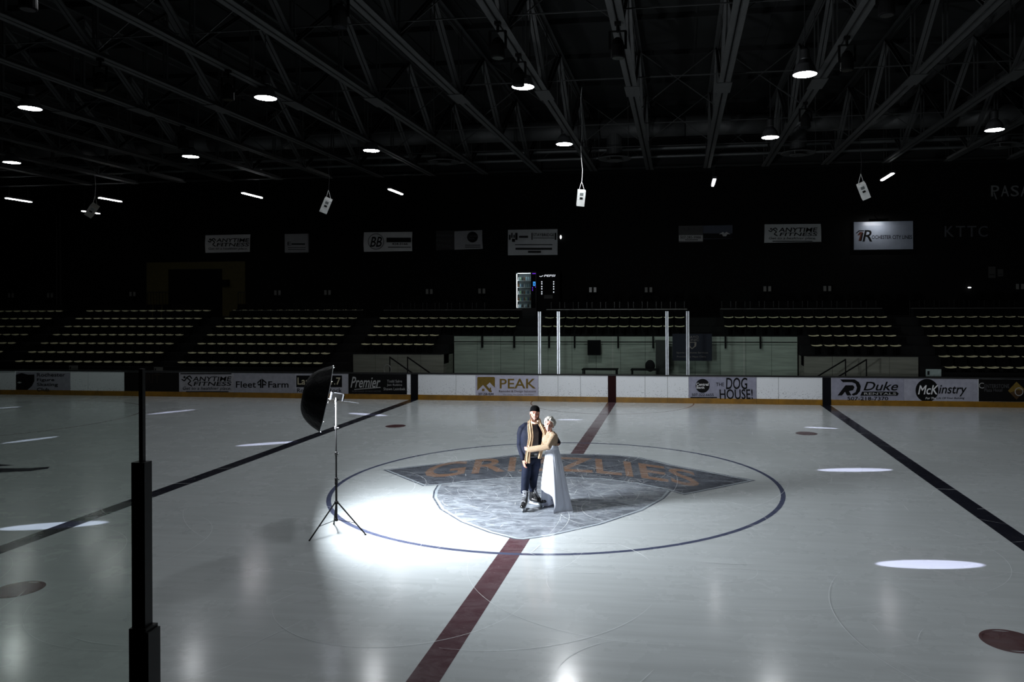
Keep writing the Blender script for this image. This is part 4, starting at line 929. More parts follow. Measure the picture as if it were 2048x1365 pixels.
for x0, x1, lab in ((295, 337, 'dark railing with balusters left of the khaki doorway'), (476, 492, 'short dark railing right of the khaki doorway')):
    a, b = onY(x0, 585, 27.0), onY(x1, 585, 27.0); t = thing('railing', lab, 'railing', ((a[0]+b[0])/2, 27.0, upz))
    MB().bar((a[0], 27, a[2]), (b[0], 27, a[2]), .05).build('top_rail', CHARCOAL, t)
    n = max(3, int((b[0]-a[0])/.2))
    for j in range(n+1): xx = a[0]+(b[0]-a[0])*j/n; MB().bar((xx, 27, upz), (xx, 27, a[2]), .022).build('baluster', CHARCOAL, t)
# pairs of small white notices
NOT = mat('notice_white', (120, 120, 116), .6)
nl = [(22, 591), (100, 591), (265, 588.5), (555, 586), (655, 585.5), (858.5, 583.5), (963.5, 582.5), (1185.5, 580), (1297, 580), (1534.5, 578), (1654.5, 577.5), (2040, 573.5)]
nlab = ['leftmost', 'second from the left', 'left of the khaki doorway', 'first right of the khaki doorway', 'second right of the khaki doorway', 'below the stacked words sign, left', 'left of the drink machines', 'brightest, right of the drink machines', 'below the black phone number sign, left', 'below the sagging banner, left', 'below the sagging banner, right', 'at the right edge']
for (px, py), lb in zip(nl, nlab):
    Y = 27.6; c = onY(px, py, Y); t = thing('notice_pair', 'pair of small white notices on a dark board: %s' % lb, 'notice', tuple(c))
    for s in (-1, 1): MB().box((c[0]+s*.13-.075, Y-.01, c[2]-.14), (c[0]+s*.13+.075, Y, c[2]+.14)).build('sheet', NOT if px != 1185.5 else mat('notice_bright', (230, 230, 228), .6), t)
    MB().box((c[0]-.24, Y, c[2]-.2), (c[0]+.24, Y+.02, c[2]+.2)).build('board', BLACK, t); MB().box((c[0]-.02, Y+.02, c[2]-.05), (c[0]+.02, WALL_Y, c[2]+.05)).build('bracket', BLACK, t)
for px, py, sx, sy, lab in ((1984, 545, 6.5, 11, 'tall pale notice sheet at upper right'), (2001, 546, 5, 7, 'small grey notice sheet beside the tall one')):
    c = onY(px, py, WALL_Y-.02); k_ = 1/36.; t = thing('notice', lab, 'notice', tuple(c)); MB().box((c[0]-sx*k_, WALL_Y-.02, c[2]-sy*k_), (c[0]+sx*k_, WALL_Y, c[2]+sy*k_)).build('sheet', mat('notice_dim', (60, 60, 58), .6), t)
    MB().box((c[0]-sx*k_*.7, WALL_Y-.0235, c[2]-sy*k_*.5), (c[0]+sx*k_*.7, WALL_Y-.021, c[2]-sy*k_*.3)).build('print_line', INK['dk'], t)
# tall pipes at the left of the wall
for i, px in enumerate((113, 121)):
    c = onY(px, 500, WALL_Y-.1); tag(MB().tube([(c[0], WALL_Y-.1, upz), (c[0], WALL_Y-.1, 9.5)], .05, 8).build('wall_pipe', mat('wall_pipe', (26, 26, 24), .6), origin=(c[0], WALL_Y-.1, upz)), ['left', 'right'][i] + ' of two dark upright pipes at the far left wall', 'pipe')
t = thing('window_1', 'dim brownish glazed panels high at the far left', 'window', tuple(onY(30, 545, WALL_Y-.06)), kind='structure')
for x0, x1 in ((-5, 28), (31, 63)):
    a, b = onY(x0, 538, WALL_Y-.05), onY(x1, 452, WALL_Y-.05); MB().box((a[0], WALL_Y-.04, a[2]), (b[0], WALL_Y, b[2])).build('pane', mat('dim_pane', (24, 22, 17), .3), t)
a, b = onY(-8, 543, WALL_Y-.05), onY(66, 539, WALL_Y-.05); MB().box((a[0], WALL_Y-.1, a[2]), (b[0], WALL_Y, b[2])).build('sill', CHARCOAL, t)

# drink machines
VY = 26.9
def vp(px, py): return onY(px, py, VY)
a, b = vp(1031.5, 606), vp(1072.5, 544); t = thing('vending_machine', 'lit glass-fronted drink machine with rows of bottles', 'vending machine', ((a[0]+b[0])/2, VY+.4, upz))
x0, x1, z0, z1 = a[0], b[0], upz, b[2]; gz0, gx1 = z0+.45, vp(1062, 570)[0]
MB().box((x0, VY+.6, z0), (x1, VY+.75, z1)).box((x0, VY, z0), (x0+.04, VY+.6, z1)).box((x1-.04, VY, z0), (x1, VY+.6, z1)).box((x0+.04, VY, z1-.06), (x1-.04, VY+.6, z1)).box((x0+.04, VY, z0), (x1-.04, VY+.6, gz0)).build('cabinet', CHARCOAL, t)
MB().box((gx1, VY, gz0), (x1-.04, VY+.25, z1-.06)).build('control_column', BLACK, t)
MB().box((x0+.04, VY+.56, gz0), (gx1, VY+.6, z1-.06)).build('inner_back', mat('vend_inner', (130, 138, 142), .5), t)
LED = mat('vend_led', (240, 246, 255), .4, emit=7.0, ecol=(235, 244, 255), var=0); MB().box((x0+.05, VY+.04, gz0+.02), (x0+.062, VY+.10, z1-.10)).build('light_strip', LED, t); MB().box((x0+.10, VY+.06, z1-.075), (gx1-.05, VY+.14, z1-.065)).build('light_strip', LED, t)
RAIL = mat('vend_rail', (225, 228, 230), .4)
shelves = [gz0+.03 + i*(z1-.12-gz0)/5 for i in range(5)]
for z in shelves: MB().box((x0+.08, VY+.10, z-.025), (gx1-.02, VY+.5, z)).build('shelf', RAIL, t)
MB().box((x0+.02, VY-.008, gz0-.02), (gx1+.01, VY-.002, z1-.04)).build('front_glass', GL, t)
c = vp(1068.6, 568); MB().box((c[0]-.07, VY-.012, c[2]-.12), (c[0]+.07, VY, c[2]+.12)).build('screen', mat('vend_screen', (60, 150, 235), .3, emit=.9, ecol=(60, 150, 235), var=0), t)
c = vp(1068.6, 568.4); MB().box((c[0]-.02, VY-.016, c[2]-.05), (c[0]+.02, VY-.0125, c[2]+.05)).build('screen_icon', BLACK, t)
PUR = mat('vend_purple', (120, 50, 230), .3, emit=.9, ecol=(120, 50, 230), var=0)
for px, py, hw, hh in ((1068, 547.5, .10, .02), (1065.2, 576, .015, .045), (1065.2, 580.5, .015, .045), (1071, 574.5, .012, .03)): c = vp(px, py); MB().box((c[0]-hw, VY-.012, c[2]-hh), (c[0]+hw, VY, c[2]+hh)).build('purple_light', PUR, t)
BOT = MB().lathe([(.02, 0), (.036, .005), (.036, .12), (.03, .15), (.014, .18), (.014, .205)], seg=10); bcols = [(225, 228, 230), (90, 120, 150), (170, 200, 215), (120, 80, 50), (60, 60, 64), (150, 190, 150)]
bms = []
for rgb in bcols:
    me = BOT.mesh('bottle', smooth=True); me.materials.append(mat('bottle_%d_%d_%d' % rgb, rgb, .3)); bms.append(me)
for i, z in enumerate(shelves):
    for j in range(7):
        o = bpy.data.objects.new('bottle', bms[(i*3+j*(2 if i < 2 else 5)) % 6 if not (i >= 3 and j > 3) else 2]); col.objects.link(o); o.location = (x0+.13+(gx1-x0-.22)*j/6, VY+.22, z)
        tag(o, 'small bottle, %s from left on the %s shelf of the lit drink machine' % (ORD[j], ['bottom', 'second', 'middle', 'fourth', 'top'][i]), 'bottle', 'bottles on the %s shelf of the drink machine' % ['bottom', 'second', 'middle', 'fourth', 'top'][i])
a, b = vp(1074.5, 606), vp(1119, 544); t = thing('vending_machine', 'dark drink machine with glowing white name and button columns', 'vending machine', ((a[0]+b[0])/2, VY+.4, upz))
x0, x1, z1 = a[0], b[0], b[2]; MB().box((x0, VY, upz), (x1, VY+.75, z1)).build('cabinet', mat('machine_navy', (4, 4, 7), .6, spec=.1), t); MB().box((x0+.05, VY-.02, upz+.1), (x1-.05, VY, z1-.05)).build('front_door', mat('machine_door', (4, 4, 6), .6, spec=.1), t)
GLOW = mat('vend_white', (235, 240, 250), .4, emit=.75, ecol=(235, 240, 250), var=0)
v, f = _T[('PEPSI', .2, .04)]; c, d = onY(1088, 554, VY-.022), onY(1111, 549.5, VY-.022)
MB().add([(c[0]+(d[0]-c[0])*p[0], VY-.024, c[2]+(d[2]-c[2])*p[1]) for p in v], f).build('lit_name', GLOW, t)
P = [(1078.6, 552.4), (1082, 553), (1086.6, 550.8), (1086.6, 551.8), (1082, 554.4), (1079, 553.6)]; MB().add([onY(x, y, VY-.024) for x, y in P], [tuple(range(6))]).build('lit_swoosh', GLOW, t)
for px, ys in ((1083.6, (564, 568, 573.5, 578, 584, 588)), (1107.4, (564, 568.4, 573.6, 578.4, 584.6))):
    for py in ys: c = onY(px, py, VY-.02); MB().box((c[0]-.03, VY-.03, c[2]-.035), (c[0]+.03, VY-.02, c[2]+.035)).build('button', GLOW, t)
c = onY(1097, 594, VY); MB().box((c[0]-.25, VY-.03, c[2]-.1), (c[0]+.25, VY-.02, c[2]+.1)).build('delivery_flap', CHARCOAL, t)
# small wall lights far back
for px, py, lab in ((1939, 575.5, 'tiny white lamp glowing on the wall at upper right'), (1121.5, 474.5, 'tiny white lamp beside the widest grey banner')):
    c = onY(px, py, WALL_Y-.1); t = thing('wall_lamp', lab, 'lamp', tuple(c)); MB().ball(c, (.09, .05, .03) if px > 1500 else (.05, .05, .11)).build('bulb', mat('small_glow', (255, 255, 255), .5, emit=3, var=0), t, smooth=True); MB().bar(c, (c[0], WALL_Y, c[2]), .04).build('bracket', BLACK, t)

# ================================================================== FLASH: stand, head and umbrella
SX, SY = -3.02, -3.88
t = thing('light_stand', 'tall thin black tripod light stand on the ice', 'light stand', (SX, SY, 0))
STM = mat('stand_black', (6, 6, 7), .6, spec=.15); STS = mat('stand_chrome', (210, 214, 222), .2, .9)
zt = atD(672, 797, 12.36)[2]
sect = [(.22, .85, .017, 'lower_tube'), (.85, 1.30, .014, 'middle_tube'), (1.30, 1.72, .011, 'upper_tube')]
for z0, z1, r, nm in sect: MB().tube([(SX, SY, z0), (SX, SY, z1+.01)], r, 10).build(nm, STM, t)
MB().tube([(SX, SY, 1.72), (SX, SY, zt)], .009, 10).build('top_tube', STS, t)
for z in (.82, .88, 1.30, 1.72):
    MB().lathe([(.014, -.03), (.024, -.025), (.024, .025), (.014, .03)], (SX, SY, z), 12).build('collar', STM, t)
    if z != .82: MB().tube([(SX+.015, SY-.01, z), (SX+.06, SY-.03, z+.005)], .008, 8).build('knob', STM, t)
HUB, BASE = .50, .22
feet = [onZ(619, 1083), onZ(731, 1071), None]; feet[2] = np.array((3*SX, 3*SY, 0)) - feet[0] - feet[1]
MB().lathe([(.015, -.025), (.032, -.02), (.032, .02), (.015, .025)], (SX, SY, HUB), 12).build('leg_hub', STM, t); MB().lathe([(.015, -.02), (.026, -.015), (.026, .015), (.015, .02)], (SX, SY, BASE), 12).build('brace_hub', STM, t)
for fpt in feet:
    d = fpt - np.array((SX, SY, 0)); d /= np.linalg.norm(d); a = np.array((SX, SY, HUB)) + d*.03
    lg = MB().bar(a, fpt + np.array((0, 0, .012)), .02, .014).build('leg', STM, t); mid = a + (fpt-a)*.62
    MB().bar(np.array((SX, SY, BASE)) + d*.02, mid, .012, .006).build('brace', STM, t); MB().ball(fpt + np.array((0, 0, .012)), (.016, .016, .012)).build('rubber_foot', STM, lg)
n_ = np.array((.872, .447, -.20)); n_ /= np.linalg.norm(n_); sd_ = np.cross((0, 0, 1), n_); sd_ /= np.linalg.norm(sd_); up_ = np.cross(n_, sd_)
RC_ = atD(652, 797, 12.36); HEAD = RC_ + n_*.17 + up_*.05
STH = mat('flash_trim', (22, 23, 25), .5, spec=.1); hd = thing('flash_head', 'black and silver flash head on top of the stand', 'flash', tuple(np.array((SX, SY, zt))))
axh = (sd_, up_, n_)
MB().lathe([(.02, -.10), (.055, -.10), (.058, -.09), (.058, .10), (.05, .11), (.02, .11)], HEAD + up_*.0, 18, axh).build('body', mat('flash_body', (1, 1, 1), .7, spec=.01), hd)
MB().lathe([(.060, -.115), (.066, -.11), (.062, -.09), (.058, -.095)], HEAD, 18, axh, closed=True).build('reflector_ring', STH, hd); MB().lathe([(.059, .075), (.061, .075), (.061, .095), (.059, .095)], HEAD, 18, axh, closed=True).build('rear_band', STH, hd)
MB().obox(HEAD + up_*.045 - n_*.0, axh, (.012, .018, .06)).build('label_strip', STH, hd); MB().tube([(SX, SY, zt-.05), HEAD - up_*.06], .016, 8).build('bracket', STH, hd); MB().tube([HEAD - up_*.07 - sd_*.03, HEAD - up_*.07 + sd_*.04], .012, 8).build('tilt_knob', STM, hd)
# umbrella: black outside, white inside, opening towards the couple
um = thing('photo_umbrella', 'black reflective photo umbrella turned to the couple', 'umbrella', tuple(RC_))
NRIB, RAD, DEEP = 10, .55, .37
def dish(ang, s, lift=0.0):
    sc_ = 1 - .05*(1 - abs(math.cos(ang*NRIB/2)))*s*s; r = RAD*s*sc_; dep = DEEP*(1 - s**3.4)
    return RC_ - n_*(dep - lift) + sd_*(r*math.cos(ang)) + up_*(r*math.sin(ang))
ns, na = 9, 60
P = [[dish(2*PI*j/na, max(.02, i/ns)) for j in range(na)] for i in range(ns+1)]; Q = [[dish(2*PI*j/na, max(.02, i/ns), .008) for j in range(na)] for i in range(ns+1)]
MB().grid(P, wrap=True).build('canopy', mat('umbrella_black', (4, 4, 5), .42, var=.3, scale=12, bump=.5, bscale=22, spec=.12), um, smooth=True); MB().grid([r[::-1] for r in Q], wrap=True).build('lining', mat('umbrella_silver', (225, 228, 232), .4), um, smooth=True)
for k in range(NRIB):
    A = 2*PI*k/NRIB; rb = MB().tube([dish(A, s, .012) for s in (.05, .3, .55, .8, 1.0)], .004, 6).build('rib', STM, um); MB().ball(dish(A, 1.01, .005), .009, seg=8, rings=6).build('rib_tip', STS, rb)
MB().tube([RC_ - n_*(DEEP-.01), RC_ + n_*.52 + up_*.0], .006, 8).build('shaft', STH, um)
fl = bpy.data.lights.new('umbrella_light', 'AREA'); fl.shape = 'DISK'; fl.size = .92; fl.energy = FLASH_POWER; fl.color = (.90, .95, 1.0); fl.spread = math.radians(168)
fo = bpy.data.objects.new('umbrella_light', fl); col.objects.link(fo); fo.parent = um
fm = Matrix.Identity(4)
for i in range(3): fm[i][0], fm[i][1], fm[i][2] = sd_[i], -up_[i], -n_[i]
fm.translation = tuple(-n_*.03); fo.matrix_basis = fm

# ================================================================== PEOPLE
def W(px, py, d): return atD(px, py, d)
SKIN = mat('skin', (184, 128, 110), .5, var=.08, scale=30); SKIN2 = mat('skin_fair', (190, 140, 124), .5, var=.08, scale=30)
B_ = FW; R_v = R0; U_v = U0
def hand(mb, wrist, d, p, s, k=1.0, curl=.5):
    """palm, four bent fingers of different length and a thumb from the side of the palm"""
    d, p, s = [np.array(q, float)/np.linalg.norm(q) for q in (d, p, s)]; p = p - d*(p @ d); p /= np.linalg.norm(p); s = s - d*(s @ d) - p*(s @ p); s /= np.linalg.norm(s)
    mb.tube([wrist - d*.03*k, wrist + d*.02*k, wrist + d*.06*k, wrist + d*.09*k], [(.027*k, .02*k), (.030*k, .018*k), (.041*k, .016*k), (.040*k, .013*k)], 10, side=s)
    for off, L in ((.030, .070), (.010, .082), (-.011, .076), (-.030, .060)):
        a = wrist + d*.09*k + s*off*k; q = [a - d*.01*k]; ang = 0.12; cur = a
        for j, fr in enumerate((.42, .32, .26)):
            dd = d*math.cos(ang) + p*math.sin(ang) + s*off*1.2; cur = cur + dd*L*k*fr; q.append(cur); ang += curl
        mb.tube(q, [.0095*k, .0092*k, .0085*k, .007*k], 8, side=s)
    a = wrist + d*.025*k + s*.028*k; b = a + (d*.6 + s*.7 + p*.25)*.035*k; c = b + (d*.9 + s*.25 + p*.35)*.034*k
    mb.tube([a, b, c], [.014*k, .0115*k, .009*k], 8)

def head(mb, c, k, ax, female=False):
    """skull, jaw, brow, cheeks, nose, lips, chin, ears; ax = (right, forward, up)"""
    ax = [np.array(a, float) for a in ax]
    h = lambda x, y, z: np.array(c) + (ax[0]*x + ax[1]*y + ax[2]*z)*k
    b = lambda p, r: mb.ball(h(*p), tuple(q*k for q in r), ax, 18, 12)
    b((0, -.012, .032), (.077, .096, .098)); b((0, .025, -.03), (.066, .070, .088)); b((0, .045, -.085), (.043 if not female else .036, .045, .036)); b((0, .078, -.103), (.022, .020, .018))
    for s in (-1, 1):
        b((s*.043, .062, -.026), (.024, .025, .022)); b((s*.079, -.004, -.005), (.010, .022, .033)); b((s*.031, .080, .012), (.017, .012, .010)); b((s*.012, .104, -.034), (.009, .010, .008))
    mb.tube([h(-.05, .074, .032), h(-.02, .092, .034), h(.02, .092, .034), h(.05, .074, .032)], [.010*k]*4, 8); mb.tube([h(0, .092, .022), h(0, .106, -.006), h(0, .116, -.030)], [.008*k, .010*k, .013*k], 8)
    mb.tube([h(-.024, .086, -.062), h(0, .098, -.057), h(.024, .086, -.062)], [.005*k, .007*k, .005*k], 8); mb.tube([h(-.020, .086, -.078), h(0, .096, -.083), h(.020, .086, -.078)], [.005*k, .0075*k, .005*k], 8)
    return h
EYEW = mat('eye_white', (150, 142, 136), .3); IRIS = mat('eye_iris', (40, 36, 32), .2); LIP = mat('lips', (176, 84, 84), .45); TEETH = mat('teeth', (200, 196, 188), .4); BROW = mat('brow_dark', (52, 38, 30), .9); BROWG = mat('brow_grey', (120, 112, 104), .9)
def face(root, h, k, ax, brow, lip):
    for s in (-1, 1):
        e = MB().ball(h(s*.031, .0875, .011), (.0115*k, .0085*k, .0052*k), ax, 12, 8).build('eye', EYEW, root, smooth=True); MB().ball(h(s*.031, .0945, .011), (.0068*k, .0030*k, .0048*k), ax, 10, 6).build('iris', IRIS, e, smooth=True)
        MB().tube([h(s*.014, .103, .031), h(s*.032, .101, .037), h(s*.050, .085, .032)], [.0035*k, .0045*k, .003*k], 8).build('eyebrow', brow, root, smooth=True)
        MB().tube([h(s*.018, .0945, .019), h(s*.031, .0985, .021), h(s*.044, .0925, .018)], [.002*k, .0025*k, .002*k], 6).build('eyelash', IRIS, root)
    m_ = MB().tube([h(-.027, .089, -.060), h(-.012, .1015, -.068), h(0, .1035, -.070), h(.012, .1015, -.068), h(.027, .089, -.060)], [(.002*k, .002*k), (.005*k, .005*k), (.005*k, .006*k), (.005*k, .005*k), (.002*k, .002*k)], 10, side=ax[1]).build('teeth', TEETH, root, smooth=True)
    for zs, dz in (((-.057, -.060, -.059), 1), ((-.062, -.079, -.081), -1)):
        MB().tube([h(-.030, .086, zs[0]), h(-.013, .101, zs[1]), h(0, .106, zs[2]), h(.013, .101, zs[1]), h(.030, .086, zs[0])], [.0025*k, .0042*k, .005*k, .0042*k, .0025*k], 8).build('lip', lip, root, smooth=True)

BOOT = mat('skate_black', (14, 14, 16), .35, var=.2); TOE = mat('skate_toe', (10, 10, 11), .12, coat=.6); LACE = mat('lace_white', (196, 198, 204), .8); HOLD = mat('holder_white', (205, 210, 216), .4); BLADE = mat('blade_steel', (200, 206, 214), .15, .95); TRIMW = mat('skate_trim', (180, 182, 186), .6); TONG = mat('skate_tongue', (120, 122, 128), .8)
def skate(root, pos, ang, name='skate', k=1.0, tilt=0.0, lab=None):
    tdir = np.array((math.cos(ang), math.sin(ang), 0)); sdir = np.array((math.sin(ang), -math.cos(ang), 0)); P0 = np.array((pos[0], pos[1], 0.0))
    q = lambda x, y, z: P0 + (sdir*(x + tilt*z) + tdir*y + U0*z)*k
    b = MB()
    b.tube([q(0, -.085, .108), q(0, 0, .100), q(0, .09, .097), q(0, .135, .095)], [(.040*k, .034*k), (.042*k, .032*k), (.046*k, .032*k), (.036*k, .026*k)], 12, side=sdir)
    b.tube([q(0, -.075, .105), q(0, -.068, .17), q(0, -.062, .23), q(0, -.05, .285)], [(.040*k, .052*k), (.041*k, .055*k), (.045*k, .058*k), (.050*k, .064*k)], 12, side=sdir)
    b.tube([q(0, .095, .108), q(0, .03, .15), q(0, -.02, .21)], [.036*k, .038*k, .04*k], 10)
    boot = put(voxel(b, .007*k, 3), name, BOOT, root)
    if lab: boot['label'] = lab
    MB().ball(q(0, .122, .095), (.044*k, .052*k, .030*k), (sdir, tdir, U0), 14, 10).build('toe_cap', TOE, boot, smooth=True)
    MB().tube([q(0, .055, .158), q(0, .015, .205), q(0, -.002, .26), q(0, .012, .315)], [(.024*k, .008*k), (.028*k, .008*k), (.034*k, .008*k), (.036*k, .007*k)], 10, side=sdir).build('tongue', TONG, boot, smooth=True)
    L = []
    for i in range(9):
        u = i/8; L.append(q((.026 if i % 2 else -.026), .075-.075*u, .152+.105*u + .004))
    MB().tube(L, .0042*k, 6).build('lace', LACE, boot); L2 = [p + (-2*((p - P0) @ sdir))*sdir for p in L]; MB().tube(L2, .0042*k, 6).build('lace', LACE, boot)
    MB().tube([q(.052*math.cos(a), -.05 + .066*math.sin(a), .288 + .012*math.sin(a)) for a in np.linspace(-PI*1.35, PI*.35, 16)], .006*k, 8).build('collar_trim', TRIMW, boot, smooth=True)
    hb = MB()
    hb.tube([q(0, -.09, .075), q(0, -.085, .045)], [(.022*k, .035*k), (.008*k, .04*k)], 10, side=sdir, cap=False); hb.tube([q(0, .085, .068), q(0, .085, .042)], [(.022*k, .04*k), (.008*k, .045*k)], 10, side=sdir, cap=False); hb.tube([q(0, -.125, .036), q(0, 0, .034), q(0, .135, .036)], [(.007*k, .012*k)]*3, 8, side=sdir)
    hb.build('blade_holder', HOLD, boot)
    bl = []
    pr_ = [(-.135, .028), (-.132, .008), (-.11, .0), (.12, .0), (.145, .010), (.15, .028)]
    V = [q(s*.0022, y, z) for s in (-1, 1) for y, z in pr_]; n6 = len(pr_)
    MB().add(V, [tuple(range(n6)), tuple(reversed(range(n6, 2*n6)))] + [(i, i+n6, (i+1) % n6+n6, (i+1) % n6) for i in range(n6)]).build('blade', BLADE, boot)
    return boot

def shell(secs, f0, f1, thick, n=36):
    """closed thick garment shell; secs = (centre, half width, half depth), angles from the front"""
    out, inn = [], []
    for (c, a, b), (g0, g1) in zip(secs, zip(f0, f1)):
        ro, ri = [], []
        for j in range(n+1):
            ph = math.radians(g1 + (360 + g0 - g1)*j/n)
            for lst, e in ((ro, 0), (ri, thick)): lst.append(np.array(c) + R0*((a-e)*math.sin(ph)) - FW*((b-e)*math.cos(ph)))
        out.append(ro); inn.append(ri)
    mb = MB(); mb.grid(out); mb.grid([r[::-1] for r in inn])
    m_, w_ = len(secs), n+1; o2 = m_*w_
    idx = lambda i, j: i*w_+j
    idi = lambda i, j: o2 + i*w_ + (n-j)
    for j in range(n):
        mb.f.append((idx(0, j), idi(0, j), idi(0, j+1), idx(0, j+1))); mb.m.append(0); mb.f.append((idx(m_-1, j+1), idi(m_-1, j+1), idi(m_-1, j), idx(m_-1, j))); mb.m.append(0)
    for i in range(m_-1):
        mb.f.append((idx(i+1, 0), idi(i+1, 0), idi(i, 0), idx(i, 0))); mb.m.append(0); mb.f.append((idx(i, n), idi(i, n), idi(i+1, n), idx(i+1, n))); mb.m.append(0)
    return mb

def strip(pts, side, wd, fold=.004, nf=3, thick=.008, nu=15, smooth_pts=4):
    """a strip of cloth along pts, folded lengthwise"""
    P = [np.array(p, float) for p in pts]; n = len(P); F_ = []; Bk = []
    T = np.linspace(0, n-1, (n-1)*smooth_pts+1)
    def cr(t):
        i = min(int(t), n-2); f = t-i; p0, p1, p2, p3 = P[max(i-1, 0)], P[i], P[i+1], P[min(i+2, n-1)]
        return .5*((2*p1) + (-p0+p2)*f + (2*p0-5*p1+4*p2-p3)*f*f + (-p0+3*p1-3*p2+p3)*f**3)
    C_ = [cr(t) for t in T]
    for i, c in enumerate(C_):
        d = C_[min(i+1, len(C_)-1)] - C_[max(i-1, 0)]; d /= np.linalg.norm(d); t = T[i]; k = min(int(t), n-2); f = t-k
        s = np.array(side[k])*(1-f) + np.array(side[k+1])*f; s = s - d*(s @ d); s /= np.linalg.norm(s); nn = np.cross(d, s); ww = wd[k]*(1-f) + wd[k+1]*f
        r1, r2 = [], []
        for j in range(nu):
            u = -1 + 2*j/(nu-1); off = fold*(math.sin(u*nf*PI + i*.10) + .55*math.sin(u*(nf*2.1)*PI - i*.16 + 1.1)) + .010*(1-u*u); r1.append(c + s*ww*u + nn*off); r2.append(c + s*ww*u + nn*(off-thick))
        F_.append(r1); Bk.append(r2)
    mb = MB().grid(F_); mb.grid([r[::-1] for r in Bk]); n2, m2 = len(F_), nu; o = n2*m2
    for i in range(n2-1):
        mb.f += [(i*m2, (i+1)*m2, o+(i+1)*m2+m2-1, o+i*m2+m2-1), ((i+1)*m2+m2-1, i*m2+m2-1, o+i*m2, o+(i+1)*m2)]; mb.m += [0, 0]
    for i in (0, n2-1):
        for j in range(m2-1): mb.f.append((i*m2+j, o+i*m2+m2-1-j, o+i*m2+m2-2-j, i*m2+j+1)); mb.m.append(0)
    return mb

# ---------------------------------------------------------------- the man
gl, gr = onZ(1047.5, 1024), onZ(1071, 1013)
man = thing('person', 'man in navy jacket, black cap, tan scarf and black skates', 'person', tuple((gl+gr)/2))
mdir = [np.array(q, float) for q in (R0*.98 - FW*.0 , -FW, U0)]
hax = (R0*.985 + U0*-.06, -FW*.99 + R0*.10, U0 + R0*.06); hax = tuple(a/np.linalg.norm(a) for a in hax)
mb = MB(); HC = W(1069.6, 827.2, 13.74); h = head(mb, HC, 1.0, hax)
mb.tube([W(1069, 835, 13.80), W(1068, 846, 13.80), W(1066, 853, 13.82)], [.058, .060, .075], 14)
mb.tube([W(1064, 858, 13.83), W(1063, 880, 13.82), W(1063, 905, 13.82), W(1063, 916, 13.82)], [(.165, .09), (.155, .10), (.145, .09), (.15, .10)], 16, side=R0)
SHL, ELL, WRL = W(1044.5, 859.5, 13.83), W(1040, 892, 13.84), W(1046.5, 918.5, 13.68)
SHR, ELR, WRR = W(1086, 857, 13.86), W(1112, 879, 14.02), W(1117.2, 887.5, 13.86)
mb.tube([W(1062, 860, 13.83), SHL - U0*.02], [.07, .048], 12); mb.tube([W(1066, 860, 13.83), SHR - U0*.02], [.07, .048], 12)
mb.tube([SHL - U0*.02, ELL, WRL], [.046, .040, .028], 12); mb.tube([SHR, ELR, WRR], [.052, .042, .028], 12)
hand(mb, WRL + (0, 0, -.015), -U0 + R0*.22 - FW*.10, R0*.8 + FW*.5, -FW*.8 + R0*.5, .96, .32)
hand(mb, WRR, -R0*.62 - U0*.52 - FW*.45, -R0*.35 + FW*.85 - U0*.1, U0*.8 - R0*.5, .92, .30)
SKK = 1.14; PL, AL = gl[:2] + FW[:2]*.07, math.atan2(-FW[1], -FW[0]) - .12; PR, AR = gr[:2], math.atan2(-FW[1]*.6 + R0[1]*.8, -FW[0]*.6 + R0[0]*.8)
KNL, ANL = W(1050.5, 962, 13.76), np.array((PL[0] - .072*math.cos(AL), PL[1] - .072*math.sin(AL), .27)); KNR, ANR = W(1067, 958, 13.86), np.array((PR[0] - .072*math.cos(AR), PR[1] - .072*math.sin(AR), .27))
for hp, kn, an in ((W(1055, 920, 13.82), KNL, ANL), (W(1071, 920, 13.83), KNR, ANR)): mb.tube([hp, kn, an, an - np.array((0, 0, .10))], [.082, .058, .038, .034], 12)
body = put(voxel(mb, .0045, 2, .4), 'body', SKIN, man)
face(man, h, 1.0, hax, BROW, mat('lips_man', (170, 92, 84), .5))
# beard and cap
bd = MB(); bd.tube([h(-.074, .006, -.03), h(-.066, .03, -.068), h(-.042, .062, -.100), h(0, .086, -.118), h(.042, .062, -.100), h(.066, .03, -.068), h(.074, .006, -.03)], [.010, .017, .021, .022, .021, .017, .010], 10)
bd.tube([h(-.034, .082, -.070), h(-.024, .096, -.050), h(0, .107, -.046), h(.024, .096, -.050), h(.034, .082, -.070)], [.006]*5, 8)
put(voxel(bd, .0045, 3), 'beard', mat('beard_brown', (84, 56, 42), .9, bump=.5, bscale=300), man)
cp_ = MB(); pr_ = []
for i in range(9):
    tt = i/8; z = .028 + .115*math.sin(tt*PI/2); s = math.cos(tt*PI/2*.98); pr_.append((z, s))
V = []; sg = 28
for z, s in [(.024, .985), (.030, 1.03), (.052, 1.03), (.056, 1.0)] + [(.056 + .083*math.sin(i/7*PI/2), max(.02, 1.02*math.cos(i/7*PI/2)**.75)) for i in range(1, 8)]:
    V.append([h(.087*s*math.sin(a), -.012 + .108*s*math.cos(a) - .015*(z-.03)/.1, z + .030*math.cos(a)*max(0, 1-(z-.02)/.09) + (.0 if s > .4 else 0)) for a in np.linspace(0, 2*PI, sg+1)[:-1]])
cp_.grid([r[::-1] for r in V], wrap=True); cp_.add(V[-1], [tuple(reversed(range(sg)))]); cp_.add(V[0], [tuple(range(sg))]); cp_.build('knit_cap', mat('cap_black', (5, 5, 7), .95, bump=.6, bscale=260, spec=.08), man, smooth=True)
# grey shirt
sh = MB(); sh.tube([W(1067.5, 853, 13.81), W(1065, 862, 13.81), W(1063.5, 882, 13.80), W(1063.5, 900, 13.80), W(1063.5, 910, 13.80)], [(.09, .075), (.175, .105), (.170, .120), (.160, .112), (.158, .112)], 24, side=R0, cap=True)
put(voxel(sh, .008, 4), 'shirt', mat('shirt_grey', (88, 91, 99), .9, bump=.25, bscale=18), man)
